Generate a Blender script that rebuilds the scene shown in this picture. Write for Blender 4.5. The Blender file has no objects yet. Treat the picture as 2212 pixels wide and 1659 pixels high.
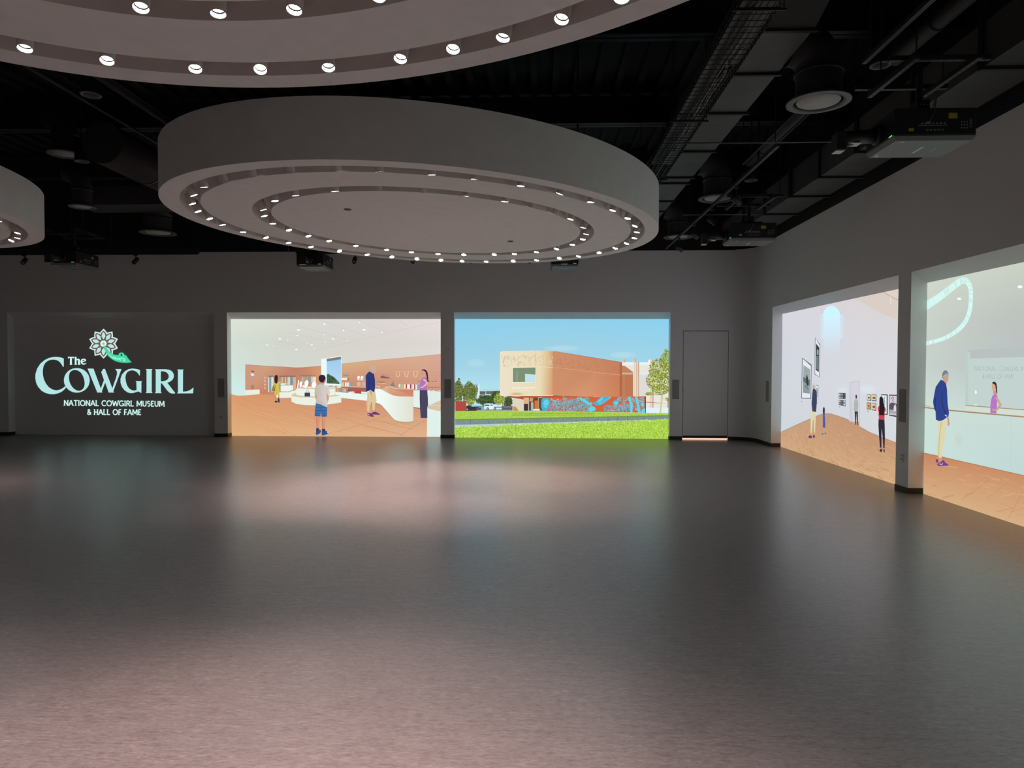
import bpy, bmesh, math, random
from mathutils import Vector, Matrix

SC = bpy.context.scene
COL = SC.collection
PI = math.pi

# ---------------------------------------------------------------- camera
F_PX, YAW, PITCH, ROLL, CAM_Z = 1490.0, 0.03648, 0.02517, 0.00253, 1.55
_r0 = Vector((math.cos(YAW), math.sin(YAW), 0))
_f = Vector((-math.sin(YAW) * math.cos(PITCH), math.cos(YAW) * math.cos(PITCH), -math.sin(PITCH)))
_u0 = _r0.cross(_f)
_r = _r0 * math.cos(ROLL) + _u0 * math.sin(ROLL)
_u = _u0 * math.cos(ROLL) - _r0 * math.sin(ROLL)
cam = bpy.data.objects.new('camera', bpy.data.cameras.new('camera'))
COL.objects.link(cam)
cam.data.sensor_width = 36.0
cam.data.lens = F_PX / 2212 * 36.0
cam.data.clip_start = 0.05
cam.data.clip_end = 100
m = Matrix((_r, _u, -_f)).transposed().to_4x4()
m.translation = (0, 0, CAM_Z)
cam.matrix_world = m
SC.camera = cam

# ---------------------------------------------------------------- world and exposure
w = bpy.data.worlds.new('world')
SC.world = w
w.use_nodes = True
w.node_tree.nodes['Background'].inputs['Color'].default_value = (0.0, 0.0, 0.0, 1)
w.node_tree.nodes['Background'].inputs['Strength'].default_value = 0.0
SC.view_settings.view_transform = 'Standard'
SC.view_settings.look = 'None'
SC.view_settings.gamma = 1.0
SC.view_settings.use_curve_mapping = False
SC.view_settings.exposure = 0.82
SC.cycles.use_denoising = True
SC.cycles.max_bounces = 6
SC.cycles.diffuse_bounces = 5
SC.cycles.glossy_bounces = 3
SC.cycles.use_adaptive_sampling = True
SC.cycles.adaptive_threshold = 0.055
SC.cycles.adaptive_min_samples = 16
SC.cycles.sample_clamp_indirect = 4.0
SC.cycles.caustics_reflective = False
SC.cycles.caustics_refractive = False

DOWNLIGHT_POWER = 28.0                    # each ceiling downlight
DOWNLIGHT_COLOR = (1.0, 0.65, 0.62)
SCREEN_GAIN = 0.63

# room measures (metres)
D, W = 14.843, 4.563                      # front of back wall (y), front of right wall (x)
REC = 0.194                               # depth of the picture recesses
ZT, ZS, ZW, ZC = 2.7185, 2.586, 4.04, 5.6 # recess head front / back, wall top, deck
XL, YB = -14.2, -4.0                      # far left wall, wall behind the camera

# ---------------------------------------------------------------- helpers
def s2l(c):
    c = c / 255.0
    return c / 12.92 if c <= 0.04045 else ((c + 0.055) / 1.055) ** 2.4

def lin(rgb):
    return tuple(s2l(c) for c in rgb)

MATS = {}
def mat(name, rgb, rough=0.6, metal=0.0, var=0.08, scale=6.0, bump=0.0, spec=0.4, emit=None, estr=0.0, stretch=(1, 1, 1)):
    """Principled material; rgb is linear; colour varies a little by a noise in object space."""
    if name in MATS:
        return MATS[name]
    mt = bpy.data.materials.new(name)
    mt.use_nodes = True
    nt = mt.node_tree
    b = nt.nodes['Principled BSDF']
    tc = nt.nodes.new('ShaderNodeTexCoord')
    mp = nt.nodes.new('ShaderNodeMapping')
    mp.inputs['Scale'].default_value = stretch
    nz = nt.nodes.new('ShaderNodeTexNoise')
    nz.inputs['Scale'].default_value = scale
    nz.inputs['Detail'].default_value = 4
    rp = nt.nodes.new('ShaderNodeValToRGB')
    rp.color_ramp.elements[0].position = 0.3
    rp.color_ramp.elements[1].position = 0.7
    rp.color_ramp.elements[0].color = tuple(max(0, c * (1 - var)) for c in rgb) + (1,)
    rp.color_ramp.elements[1].color = tuple(min(1, c * (1 + var)) for c in rgb) + (1,)
    nt.links.new(tc.outputs['Object'], mp.inputs['Vector'])
    nt.links.new(mp.outputs['Vector'], nz.inputs['Vector'])
    nt.links.new(nz.outputs['Fac'], rp.inputs['Fac'])
    nt.links.new(rp.outputs['Color'], b.inputs['Base Color'])
    b.inputs['Roughness'].default_value = rough
    b.inputs['Metallic'].default_value = metal
    b.inputs['Specular IOR Level'].default_value = spec
    if bump > 0:
        bp = nt.nodes.new('ShaderNodeBump')
        bp.inputs['Strength'].default_value = bump
        bp.inputs['Distance'].default_value = 0.002
        nt.links.new(nz.outputs['Fac'], bp.inputs['Height'])
        nt.links.new(bp.outputs['Normal'], b.inputs['Normal'])
    if emit:
        b.inputs['Emission Color'].default_value = tuple(emit) + (1,)
        b.inputs['Emission Strength'].default_value = estr
    MATS[name] = mt
    return mt

M_WALL = mat('wall_paint', (0.81, 0.83, 0.83), 0.75, var=0.03, scale=40, bump=0.08, spec=0.25)
M_CANOPY = mat('canopy_plaster', (0.86, 0.885, 0.88), 0.8, var=0.025, scale=8, bump=0.03, spec=0.25)
M_SLOT = mat('slot_paint', (0.74, 0.72, 0.70), 0.8, var=0.03)
M_BLACK = mat('black_paint', (0.011, 0.011, 0.0135), 0.8, var=0.2, scale=3)
M_BLACK2 = mat('black_metal', (0.022, 0.022, 0.025), 0.5, var=0.15, scale=10)
M_DUCT = mat('duct_paint', (0.12, 0.13, 0.13), 0.55, var=0.12, scale=4)
M_DUCTL = mat('liner_grey', (0.14, 0.15, 0.15), 0.6, var=0.15, scale=4)
M_DUCTM = mat('duct_dark_grey', (0.075, 0.08, 0.08), 0.6, var=0.12, scale=4)
M_DUCTD = mat('duct_black', (0.035, 0.035, 0.038), 0.6, var=0.15, scale=4)
M_GRILLE = mat('grille_cloth', (0.36, 0.36, 0.355), 0.8, var=0.05, scale=200)
M_PLATE = mat('plate_plastic', (0.83, 0.83, 0.82), 0.5, var=0.03)
M_BASE = mat('rubber_base', (0.012, 0.012, 0.013), 0.5, var=0.1)
M_WHITE = mat('fixture_white', (0.62, 0.60, 0.57), 0.5, var=0.03, scale=20)
M_DARKRING = mat('dark_baffle', (0.0015, 0.0015, 0.0015), 0.9, spec=0.0)
M_SLEEVE = mat('reflector', (0.85, 0.80, 0.78), 0.4, var=0.02, emit=(1.0, 0.85, 0.81), estr=0.4)  # slight emission stands in for lamp light falling on the sleeve
M_LENS = mat('lens_glow', (0.9, 0.9, 0.9), 0.3, var=0.01, emit=(0.96, 0.97, 1.0), estr=100.0)
M_GREYM = mat('grey_metal', (0.11, 0.12, 0.12), 0.45, metal=0.0, var=0.1, scale=8)
M_DISC = mat('diffuser_face', (0.46, 0.47, 0.46), 0.6, var=0.05, scale=60)
M_PROJ = mat('projector_case', (0.018, 0.018, 0.02), 0.45, var=0.1, scale=20)
M_PROJB = mat('projector_underside', (0.17, 0.185, 0.185), 0.5, var=0.05, scale=15)
M_YELLOW = mat('yellow_sticker', (0.50, 0.40, 0.05), 0.5, var=0.1)
M_LABEL = mat('white_label', (0.62, 0.64, 0.62), 0.5, var=0.05)
M_LED = mat('green_led', (0.1, 0.6, 0.1), 0.4, var=0.01, emit=(0.25, 1.0, 0.2), estr=0.5)
M_CABLE = mat('cable_jacket', (0.30, 0.31, 0.30), 0.5, var=0.2, scale=20)
M_DOOR = mat('door_paint', (0.81, 0.83, 0.83), 0.7, var=0.03, scale=40, bump=0.08, spec=0.25)
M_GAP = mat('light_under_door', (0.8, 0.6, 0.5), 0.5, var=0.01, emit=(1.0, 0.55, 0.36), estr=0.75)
M_GREYDOT = mat('button_grey', (0.30, 0.30, 0.30), 0.5)

# floor: streaked sheet linoleum
def floor_mat():
    mt = bpy.data.materials.new('streaked_linoleum')
    mt.use_nodes = True
    nt = mt.node_tree
    b = nt.nodes['Principled BSDF']
    tc = nt.nodes.new('ShaderNodeTexCoord')
    def noise(sx, sy, scale, detail, rough):
        mp = nt.nodes.new('ShaderNodeMapping')
        mp.inputs['Scale'].default_value = (sx, sy, 1)
        n = nt.nodes.new('ShaderNodeTexNoise')
        n.inputs['Scale'].default_value = scale
        n.inputs['Detail'].default_value = detail
        n.inputs['Roughness'].default_value = rough
        n.inputs['Distortion'].default_value = 0.4
        nt.links.new(tc.outputs['Object'], mp.inputs['Vector'])
        nt.links.new(mp.outputs['Vector'], n.inputs['Vector'])
        return n
    n1 = noise(1.0, 3.3, 26.0, 9.0, 0.78)
    n2 = noise(1.0, 4.6, 6.5, 6.0, 0.65)
    mx = nt.nodes.new('ShaderNodeMath')
    mx.operation = 'MULTIPLY_ADD'
    mx.inputs[1].default_value = 0.36
    nt.links.new(n2.outputs['Fac'], mx.inputs[0])
    nt.links.new(n1.outputs['Fac'], mx.inputs[2])
    rp = nt.nodes.new('ShaderNodeValToRGB')
    e = rp.color_ramp.elements
    e[0].position = 0.51; e[0].color = (0.115, 0.105, 0.101, 1)
    e[1].position = 0.87; e[1].color = (0.33, 0.30, 0.29, 1)
    k = e.new(0.65); k.color = (0.192, 0.176, 0.169, 1)
    k = e.new(0.73); k.color = (0.226, 0.207, 0.199, 1)
    nt.links.new(mx.outputs[0], rp.inputs['Fac'])
    nt.links.new(rp.outputs['Color'], b.inputs['Base Color'])
    b.inputs['Roughness'].default_value = 0.30
    b.inputs['Specular IOR Level'].default_value = 0.55
    bp = nt.nodes.new('ShaderNodeBump')
    bp.inputs['Strength'].default_value = 0.05
    bp.inputs['Distance'].default_value = 0.0005
    nt.links.new(n1.outputs['Fac'], bp.inputs['Height'])
    nt.links.new(bp.outputs['Normal'], b.inputs['Normal'])
    return mt
M_FLOOR = floor_mat()

# light from a picture: vertex colours straight to emission (a projection gives off light)
def picture_mat():
    mt = bpy.data.materials.new('projected_light')
    mt.use_nodes = True
    nt = mt.node_tree
    nt.nodes.remove(nt.nodes['Principled BSDF'])
    at = nt.nodes.new('ShaderNodeVertexColor')
    at.layer_name = 'Col'
    em = nt.nodes.new('ShaderNodeEmission')
    em.inputs['Strength'].default_value = SCREEN_GAIN
    nt.links.new(at.outputs['Color'], em.inputs['Color'])
    nt.links.new(em.outputs['Emission'], nt.nodes['Material Output'].inputs['Surface'])
    return mt
M_PIC = picture_mat()

def tag(o, label=None, cat=None, group=None, kind=None):
    if label: o['label'] = label
    if cat: o['category'] = cat
    if group: o['group'] = group
    if kind: o['kind'] = kind
    return o

def empty(name, loc=(0, 0, 0), parent=None):
    o = bpy.data.objects.new(name, None)
    o.empty_display_size = 0.1
    COL.objects.link(o)
    o.location = loc
    o.parent = parent
    return o

class MB:
    """collects geometry, builds one mesh object"""
    def __init__(s):
        s.v, s.f = [], []
    def quad(s, a, b, c, d):
        n = len(s.v); s.v += [a, b, c, d]; s.f.append((n, n + 1, n + 2, n + 3)); return s
    def box(s, x0, x1, y0, y1, z0, z1):
        n = len(s.v)
        s.v += [(x0, y0, z0), (x1, y0, z0), (x1, y1, z0), (x0, y1, z0), (x0, y0, z1), (x1, y0, z1), (x1, y1, z1), (x0, y1, z1)]
        s.f += [tuple(n + i for i in q) for q in ((0, 3, 2, 1), (4, 5, 6, 7), (0, 1, 5, 4), (1, 2, 6, 5), (2, 3, 7, 6), (3, 0, 4, 7))]
        return s
    def tube(s, path, r, n=12, caps=True):
        pts = [Vector(p) for p in path]
        rs = r if isinstance(r, (list, tuple)) else [r] * len(pts)
        base = len(s.v)
        prev = None
        for i, p in enumerate(pts):
            t = (pts[min(i + 1, len(pts) - 1)] - pts[max(i - 1, 0)]).normalized()
            if prev is None:
                a = t.orthogonal().normalized()
            else:
                a = (prev - t * prev.dot(t)).normalized()
            prev = a
            b = t.cross(a)
            for k in range(n):
                q = 2 * PI * k / n
                s.v.append(tuple(p + (a * math.cos(q) + b * math.sin(q)) * rs[i]))
        for i in range(len(pts) - 1):
            for k in range(n):
                k2 = (k + 1) % n
                s.f.append((base + i * n + k, base + i * n + k2, base + (i + 1) * n + k2, base + (i + 1) * n + k))
        if caps:
            s.f.append(tuple(base + k for k in reversed(range(n))))
            s.f.append(tuple(base + (len(pts) - 1) * n + k for k in range(n)))
        return s
    def lathe(s, prof, n=24, ctr=(0, 0, 0), close=False):
        """revolve (r, z) profile about z"""
        base = len(s.v)
        for r, z in prof:
            for k in range(n):
                q = 2 * PI * k / n
                s.v.append((ctr[0] + r * math.cos(q), ctr[1] + r * math.sin(q), ctr[2] + z))
        for i in range(len(prof) - 1):
            for k in range(n):
                k2 = (k + 1) % n
                s.f.append((base + i * n + k, base + i * n + k2, base + (i + 1) * n + k2, base + (i + 1) * n + k))
        if close:
            s.f.append(tuple(base + k for k in reversed(range(n))))
            j = base + (len(prof) - 1) * n
            s.f.append(tuple(j + k for k in range(n)))
        return s
    def mesh(s, name, material, smooth=False):
        me = bpy.data.meshes.new(name)
        me.from_pydata(s.v, [], s.f)
        me.materials.append(material)
        if smooth:
            for p in me.polygons: p.use_smooth = len(p.vertices) == 4
        me.update()
        return me
    def build(s, name, material, parent=None, smooth=False, loc=None, bevel=0.0):
        o = bpy.data.objects.new(name, s.mesh(name, material, smooth))
        COL.objects.link(o)
        o.parent = parent
        if loc: o.location = loc
        if bevel:
            md = o.modifiers.new('bevel', 'BEVEL'); md.width = bevel; md.segments = 2; md.limit_method = 'ANGLE'
        return o

def inst(name, mesh, parent=None, loc=(0, 0, 0)):
    o = bpy.data.objects.new(name, mesh)
    COL.objects.link(o)
    o.parent = parent
    o.location = loc
    return o

def copy_tree(o, parent=None):
    c = o.copy(); COL.objects.link(c); c.parent = parent
    for ch in list(o.children):
        copy_tree(ch, c)
    return c

# ================================================================ ROOM SHELL
# floor sheets, 1.855 m wide, laid across the room
fl = empty('floor')
tag(fl, 'dark grey streaked linoleum floor in wide sheets', 'floor', kind='structure')
edges = [YB] + [2.90 + 1.855 * i for i in range(-3, 7)] + [D + REC + 0.02]
for i in range(len(edges) - 1):
    g = 0.0003
    MB().box(XL, W + REC + 0.02, edges[i] + g, edges[i + 1] - g, -0.02, 0.0).build('floor_sheet', M_FLOOR, fl)
MB().box(XL, W + 0.4, YB, D + 0.6, -0.12, -0.021).build('subfloor', M_BLACK, fl)

BACK_OPEN = [(-11.70, -7.063), (-6.768, -2.085), (-1.795, 2.835)]
RIGHT_OPEN = [(3.94, 8.626), (8.925, 13.603)]

def recess_wall(mb, conv, s0, s1, opens, holes=()):
    """front face with openings (z 0..ZT, head splayed back to ZS) and plain holes; conv(s, d, z) -> world"""
    cuts = sorted(opens)
    allc = sorted([(a, b, ZT, True) for a, b in opens] + [(a, b, z, False) for a, b, z in holes])
    x = s0
    for a, b, zt, rec in allc:
        mb.quad(conv(x, 0, 0), conv(a, 0, 0), conv(a, 0, ZW), conv(x, 0, ZW))
        mb.quad(conv(a, 0, zt), conv(b, 0, zt), conv(b, 0, ZW), conv(a, 0, ZW))
        if rec:
            mb.quad(conv(a, 0, ZT), conv(b, 0, ZT), conv(b, REC, ZS), conv(a, REC, ZS))
            for e in (a, b):
                mb.quad(conv(e, 0, 0), conv(e, REC, 0), conv(e, REC, ZS), conv(e, 0, ZT))
            mb.quad(conv(a, REC, 0), conv(b, REC, 0), conv(b, REC, ZS), conv(a, REC, ZS))
        else:
            dd = 0.06
            mb.quad(conv(a, 0, zt), conv(b, 0, zt), conv(b, dd, zt), conv(a, dd, zt))
            for e in (a, b):
                mb.quad(conv(e, 0, 0), conv(e, dd, 0), conv(e, dd, zt), conv(e, 0, zt))
            mb.quad(conv(a, dd, 0), conv(b, dd, 0), conv(b, dd, zt), conv(a, dd, zt))
        x = b
    mb.quad(conv(x, 0, 0), conv(s1, 0, 0), conv(s1, 0, ZW), conv(x, 0, ZW))

cb = lambda s, d, z: (s, D + d, z)
cr = lambda s, d, z: (W + d, s, z)
CR = 0.48                                   # radius of the rounded corner
DOOR = (3.105, 4.068, 2.325)
mb = MB()
recess_wall(mb, cb, XL, W - CR, BACK_OPEN, [DOOR])
for i in range(12):                        # rounded corner
    a0, a1 = PI / 2 * (1 - i / 12), PI / 2 * (1 - (i + 1) / 12)
    p = lambda a: (W - CR + CR * math.cos(a), D - CR + CR * math.sin(a))
    (x0, y0), (x1, y1) = p(a0), p(a1)
    mb.quad((x0, y0, 0), (x1, y1, 0), (x1, y1, ZW), (x0, y0, ZW))
wb = mb.build('wall_back', M_WALL)
bm = bmesh.new(); bm.from_mesh(wb.data); bmesh.ops.remove_doubles(bm, verts=bm.verts, dist=1e-4); bm.to_mesh(wb.data); bm.free()
for p_ in wb.data.polygons:
    c_ = p_.center
    if c_.x > W - CR and abs(p_.normal.z) < .1: p_.use_smooth = True
tag(wb, 'grey painted back wall with three picture recesses and a rounded corner', 'wall', kind='structure')
MB().box(XL, W + 0.3, D + 0.004, D + 0.1, ZW + 0.001, ZC).build('upper_band', M_BLACK, wb)
MB().box(XL, W + 0.3, D - 0.012, D + 0.004, ZW - 0.012, ZW + 0.03).build('top_trim', M_BLACK, wb)

mb = MB(); recess_wall(mb, cr, YB, D - CR, RIGHT_OPEN)
wr = mb.build('wall_right', M_WALL)
tag(wr, 'grey painted right wall with deep picture recesses', 'wall', kind='structure')
MB().box(W + 0.004, W + 0.1, YB, D, ZW + 0.001, ZC).build('upper_band', M_BLACK, wr)

wl = MB().box(XL - 0.1, XL, YB, D + 0.1, 0, ZW).build('wall_left', M_WALL)
tag(wl, 'plain grey wall at the far left of the hall', 'wall', kind='structure')
MB().box(XL - 0.1, XL, YB, D + 0.1, ZW, ZC).build('upper_band', M_BLACK, wl)
wf = MB().box(XL, W + 0.3, YB - 0.1, YB, 0, ZW).build('wall_front', M_WALL)
tag(wf, 'plain grey wall behind the viewer', 'wall', kind='structure')
MB().box(XL, W + 0.3, YB - 0.1, YB, ZW, ZC).build('upper_band', M_BLACK, wf)

# deck with ribs
ce = empty('ceiling', (0, 0, ZC))
tag(ce, 'black painted open ceiling deck with ribs and beams', 'ceiling', kind='structure')
MB().box(XL, W + 0.3, YB, D + 0.1, 0.05, 0.12).build('deck', M_BLACK, ce)
mb = MB()
x = XL
while x < W + 0.2:
    mb.box(x, x + 0.09, YB, D, -0.02, 0.05); x += 0.3
tag(mb.build('deck_ribs', M_BLACK, ce), kind='stuff')
for y in (2.2, 5.0, 7.75, 10.5, 13.2):
    mb = MB().box(XL, W, y - 0.09, y + 0.09, -0.42, -0.40).box(XL, W, y - 0.012, y + 0.012, -0.42, -0.02).box(XL, W, y - 0.09, y + 0.09, -0.04, -0.02)
    mb.build('beam', M_BLACK2, ce)

# baseboards
bb = empty('baseboard_back', (0, D, 0)); tag(bb, 'black rubber baseboard along the back wall pillars', 'baseboard', kind='structure')
HB = 0.07
segs = [(XL, BACK_OPEN[0][0]), (BACK_OPEN[0][1], BACK_OPEN[1][0]), (BACK_OPEN[1][1], BACK_OPEN[2][0]), (BACK_OPEN[2][1], DOOR[0])]
for a, b in segs:
    mb = MB().box(a, b, -0.006, 0, 0, HB)
    for e, sg in ((a, -1), (b, 1)):
        if any(abs(e - k) < 1e-6 for o in BACK_OPEN for k in o):
            mb.box(min(e, e + sg * 0.006), max(e, e + sg * 0.006), -0.006, REC - 0.012, 0, HB)
    mb.build('baseboard_piece', M_BASE, bb)
mb = MB()
prev = (DOOR[1], -0.006)
for i in range(13):
    a = PI / 2 * (1 - i / 12); r_ = CR - 0.006
    q = (W - CR + r_ * math.cos(a), -CR + r_ * math.sin(a))
    mb.quad((prev[0], prev[1], 0), (q[0], q[1], 0), (q[0], q[1], HB), (prev[0], prev[1], HB))
    mb.quad((prev[0], prev[1], HB), (q[0], q[1], HB), (q[0] + .004, q[1] + .006, HB), (prev[0] + .004, prev[1] + .006, HB))
    prev = q
mb.build('baseboard_piece', M_BASE, bb)
br = empty('baseboard_right', (W, 0, 0)); tag(br, 'black rubber baseboard along the right wall pillars', 'baseboard', kind='structure')
for a, b in ((YB, RIGHT_OPEN[0][0]), (RIGHT_OPEN[0][1], RIGHT_OPEN[1][0]), (RIGHT_OPEN[1][1], D - CR)):
    mb = MB().box(-0.006, 0, a, b, 0, HB)
    for e, sg in ((a, -1), (b, 1)):
        if any(abs(e - k) < 1e-6 for o in RIGHT_OPEN for k in o):
            mb.box(-0.006, REC - 0.012, min(e, e + sg * 0.006), max(e, e + sg * 0.006), 0, HB)
    mb.build('baseboard_piece', M_BASE, br)

# flush door
dr = empty('door_1', ((DOOR[0] + DOOR[1]) / 2, D, 0)); tag(dr, 'flush grey door with a thin shadow gap in the back wall', 'door', kind='structure')
hw = (DOOR[1] - DOOR[0]) / 2
MB().box(-hw + 0.011, hw - 0.011, 0.002, 0.045, 0.032, DOOR[2] - 0.011).build('door_leaf', M_DOOR, dr)
MB().box(-hw + 0.011, hw - 0.011, -0.005, 0.0015, 0.032, 0.032 + HB * 0.8).build('kick_strip', M_BASE, dr)
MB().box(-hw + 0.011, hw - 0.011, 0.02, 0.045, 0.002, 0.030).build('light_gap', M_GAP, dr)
MB().box(-hw + 0.0015, -hw + 0.0095, -0.003, 0.01, 1.0, 1.14).build('pull', M_BLACK2, dr)
MB().box(-hw, hw, 0.046, 0.055, 0.0, DOOR[2]).build('backing', M_BLACK, dr)
MB().box(-hw + 0.11, -hw + 0.122, -0.002, 0.004, DOOR[2] - 0.045, DOOR[2] - 0.035).build('screw_cover', M_BLACK2, dr)

# wall speaker grilles, outlets, thermostat
def grille_back(x0, x1, z0, z1, label):
    o = empty('speaker_grille', ((x0 + x1) / 2, D, z0))
    tag(o, label, 'speaker', 'flush speaker grilles beside the pictures')
    h, ww = z1 - z0, (x1 - x0) / 2
    MB().box(-ww, ww, -0.004, 0.0, 0, h).build('frame', M_GRILLE, o)
    mb = MB()
    n = 26
    for i in range(n):
        z = h * (i + 0.5) / n
        mb.box(-ww + 0.006, ww - 0.006, -0.0055, -0.004, z - h / n * 0.3, z + h / n * 0.3)
    tag(mb.build('mesh_cover', M_GRILLE, o), kind='stuff')
    return o
grille_back(-6.985, -6.84, 0.865, 1.275, 'dark grey flush speaker grille between the logo wall and the shop picture')
grille_back(-2.005, -1.855, 0.865, 1.275, 'dark grey flush speaker grille on the pillar under the thermostat')
grille_back(2.885, 3.03, 0.865, 1.28, 'dark grey flush speaker grille beside the flush door')
for y0, y1, lab in ((13.77, 13.93, 'dark grey flush speaker grille near the rounded corner on the right wall'),
                    (8.70, 8.86, 'dark grey flush speaker grille on the right wall pillar above the outlet')):
    g = grille_back(0, y1 - y0, 0.87, 1.28, lab)
    g.location = (W, (y0 + y1) / 2, 0.87)
    g.rotation_euler = (0, 0, -PI / 2)

def plate(loc, wd, h, rotz, name, label, cat, kind):
    o = empty(name, loc); o.rotation_euler = (0, 0, rotz)
    tag(o, label, cat)
    MB().box(-wd / 2, wd / 2, -0.008, 0, 0, h).build('cover_plate', M_PLATE, o, bevel=0.003)
    if kind == 'outlet':
        for z in (h * 0.3, h * 0.7):
            MB().box(-wd * 0.24, wd * 0.24, -0.0095, -0.008, z - h * 0.13, z + h * 0.13).build('socket', M_GRILLE, o)
    else:
        MB().box(-wd * 0.3, wd * 0.3, -0.02, -0.008, h * 0.12, h * 0.88).build('housing', M_PLATE, o, bevel=0.004)
        MB().box(-wd * 0.12, wd * 0.12, -0.022, -0.02, h * 0.4, h * 0.6).build('button', M_GRILLE, o)
    return o
plate((-6.91, D, 0.375), 0.07, 0.10, 0, 'wall_outlet', 'small grey wall outlet low on the pillar left of the shop picture', 'outlet', 'outlet')
plate((-1.92, D, 1.85), 0.10, 0.14, 0, 'thermostat', 'small grey thermostat on the pillar between the two bright back pictures', 'thermostat', 'thermo')
plate((W, 8.765, 0.375), 0.075, 0.11, -PI / 2, 'wall_outlet', 'small grey wall outlet low on the right wall pillar', 'outlet', 'outlet')
# ================================================================ OVAL CANOPIES
CA, CB_ = 3.296, 2.659                     # half axes of every canopy
ZB, ZTOP = 3.35, 3.90                      # underside, top
R_OO, R_OI, R_IO, R_II = 0.938, 0.874, 0.707, 0.642
NSEG = 192
def ell(r, k, z, a=CA, b=CB_):
    t = 2 * PI * k / NSEG
    return (a * r * math.cos(t), b * r * math.sin(t), z)
def band(mb, prof):
    base = len(mb.v)
    for r, z in prof:
        mb.v += [ell(r, k, z) for k in range(NSEG)]
    for i in range(len(prof) - 1):
        for k in range(NSEG):
            k2 = (k + 1) % NSEG
            mb.f.append((base + i * NSEG + k, base + i * NSEG + k2, base + (i + 1) * NSEG + k2, base + (i + 1) * NSEG + k))
    return mb
h = ZTOP - ZB
SD = 0.17
mesh_fascia = band(MB(), [(1.0, 0.0), (1.0, h)]).mesh('fascia', M_CANOPY, True)
mesh_top = band(MB(), [(1.0, h), (0.02, h)]).mesh('top_cover', M_CANOPY)
mesh_rim = band(MB(), [(1.0, 0.0), (R_OO, 0.0)]).mesh('outer_rim', M_CANOPY)
mesh_so = band(MB(), [(R_OO, 0.0), (R_OO, SD), (R_OI, SD), (R_OI, 0.0)]).mesh('outer_slot', M_SLOT)
mesh_ring = band(MB(), [(R_OI, 0.0), (R_IO, 0.0)]).mesh('middle_ring', M_CANOPY)
mesh_si = band(MB(), [(R_IO, 0.0), (R_IO, SD), (R_II, SD), (R_II, 0.0)]).mesh('inner_slot', M_SLOT)
mb = MB(); mb.v = [ell(R_II, k, 0.0) for k in range(NSEG)]; mb.f = [tuple(range(NSEG))]
mesh_disc = mb.mesh('centre_panel', M_CANOPY)
mesh_cap = MB().lathe([(0.0, -0.012), (0.03, -0.012), (0.042, -0.006), (0.045, 0.0)], 20).mesh('sprinkler_cap', M_GREYM)

CANOPIES = {
    'middle': ((-1.328, 9.024), 48.6, 'whole oval white drum canopy with two ringed slots of downlights, centre of the hall'),
    'near': ((-1.08, 1.52), 141.0, 'nearest oval white canopy, cut off by the top of the picture'),
    'left': ((-9.0, 7.15), 75.0, 'oval white canopy cut off at the left edge, farther down the hall'),
}
mesh_rod = MB().tube([(0, 0, h), (0, 0, ZC - ZB)], 0.012, 8).mesh('hanger_rod', M_BLACK2)
for key, (c, ang, label) in CANOPIES.items():
    o = empty('oval_canopy', (c[0], c[1], ZB)); o.rotation_euler = (0, 0, math.radians(ang))
    tag(o, label, 'canopy', 'oval drum canopies')
    for n, me in (('fascia', mesh_fascia), ('top_cover', mesh_top), ('outer_rim', mesh_rim), ('outer_slot', mesh_so), ('middle_ring', mesh_ring), ('inner_slot', mesh_si), ('centre_panel', mesh_disc)):
        inst(n, me, o)
    for t in (30, 120, 210, 300):
        inst('hanger_rod', mesh_rod, o, (2.2 * math.cos(math.radians(t)), 1.7 * math.sin(math.radians(t)), 0))
    if key == 'middle':
        R_ = Matrix.Rotation(-math.radians(ang), 3, 'Z')
        for wx, wy in ((-2.18, 7.89), (-0.39, 9.94)):
            q = R_ @ Vector((wx - c[0], wy - c[1], 0))
            inst('sprinkler_cap', mesh_cap, o, (q.x, q.y, 0))

# ---------------------------------------------------------------- downlights
RB, LB = 0.041, 0.13
mesh_body = MB().lathe([(0.0, LB), (RB - 0.004, LB), (RB, LB - 0.004), (RB, 0.0), (RB - 0.004, 0.0), (RB - 0.004, 0.045)], 24).mesh('body', M_WHITE, True)
mesh_sleeve = MB().lathe([(RB - 0.0045, 0.001), (RB - 0.006, 0.022)], 24).mesh('reflector', M_SLEEVE, True)
mesh_baffle = MB().lathe([(RB - 0.0055, 0.0225), (RB - 0.0085, 0.024), (RB - 0.0110, 0.031)], 24).mesh('dark_ring', M_DARKRING, True)
mesh_lens = MB().lathe([(0.0035, 0.0305), (RB - 0.0108, 0.0295)], 24).mesh('lens', M_LENS)
mesh_led = MB().lathe([(0.0, 0.029), (0.0035, 0.029)], 10).mesh('lens_centre', M_GREYM)
mesh_brk = MB().box(-0.004, 0.004, -0.02, 0.02, LB - 0.03, 0.150).box(-0.018, 0.018, -0.02, 0.02, 0.146, 0.152).mesh('bracket', M_WHITE)
lamp = bpy.data.lights.new('downlight_lamp', 'SPOT')
lamp.energy = DOWNLIGHT_POWER
lamp.color = DOWNLIGHT_COLOR
lamp.spot_size = math.radians(44)
lamp.spot_blend = 0.85
lamp.shadow_soft_size = 0.035

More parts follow.
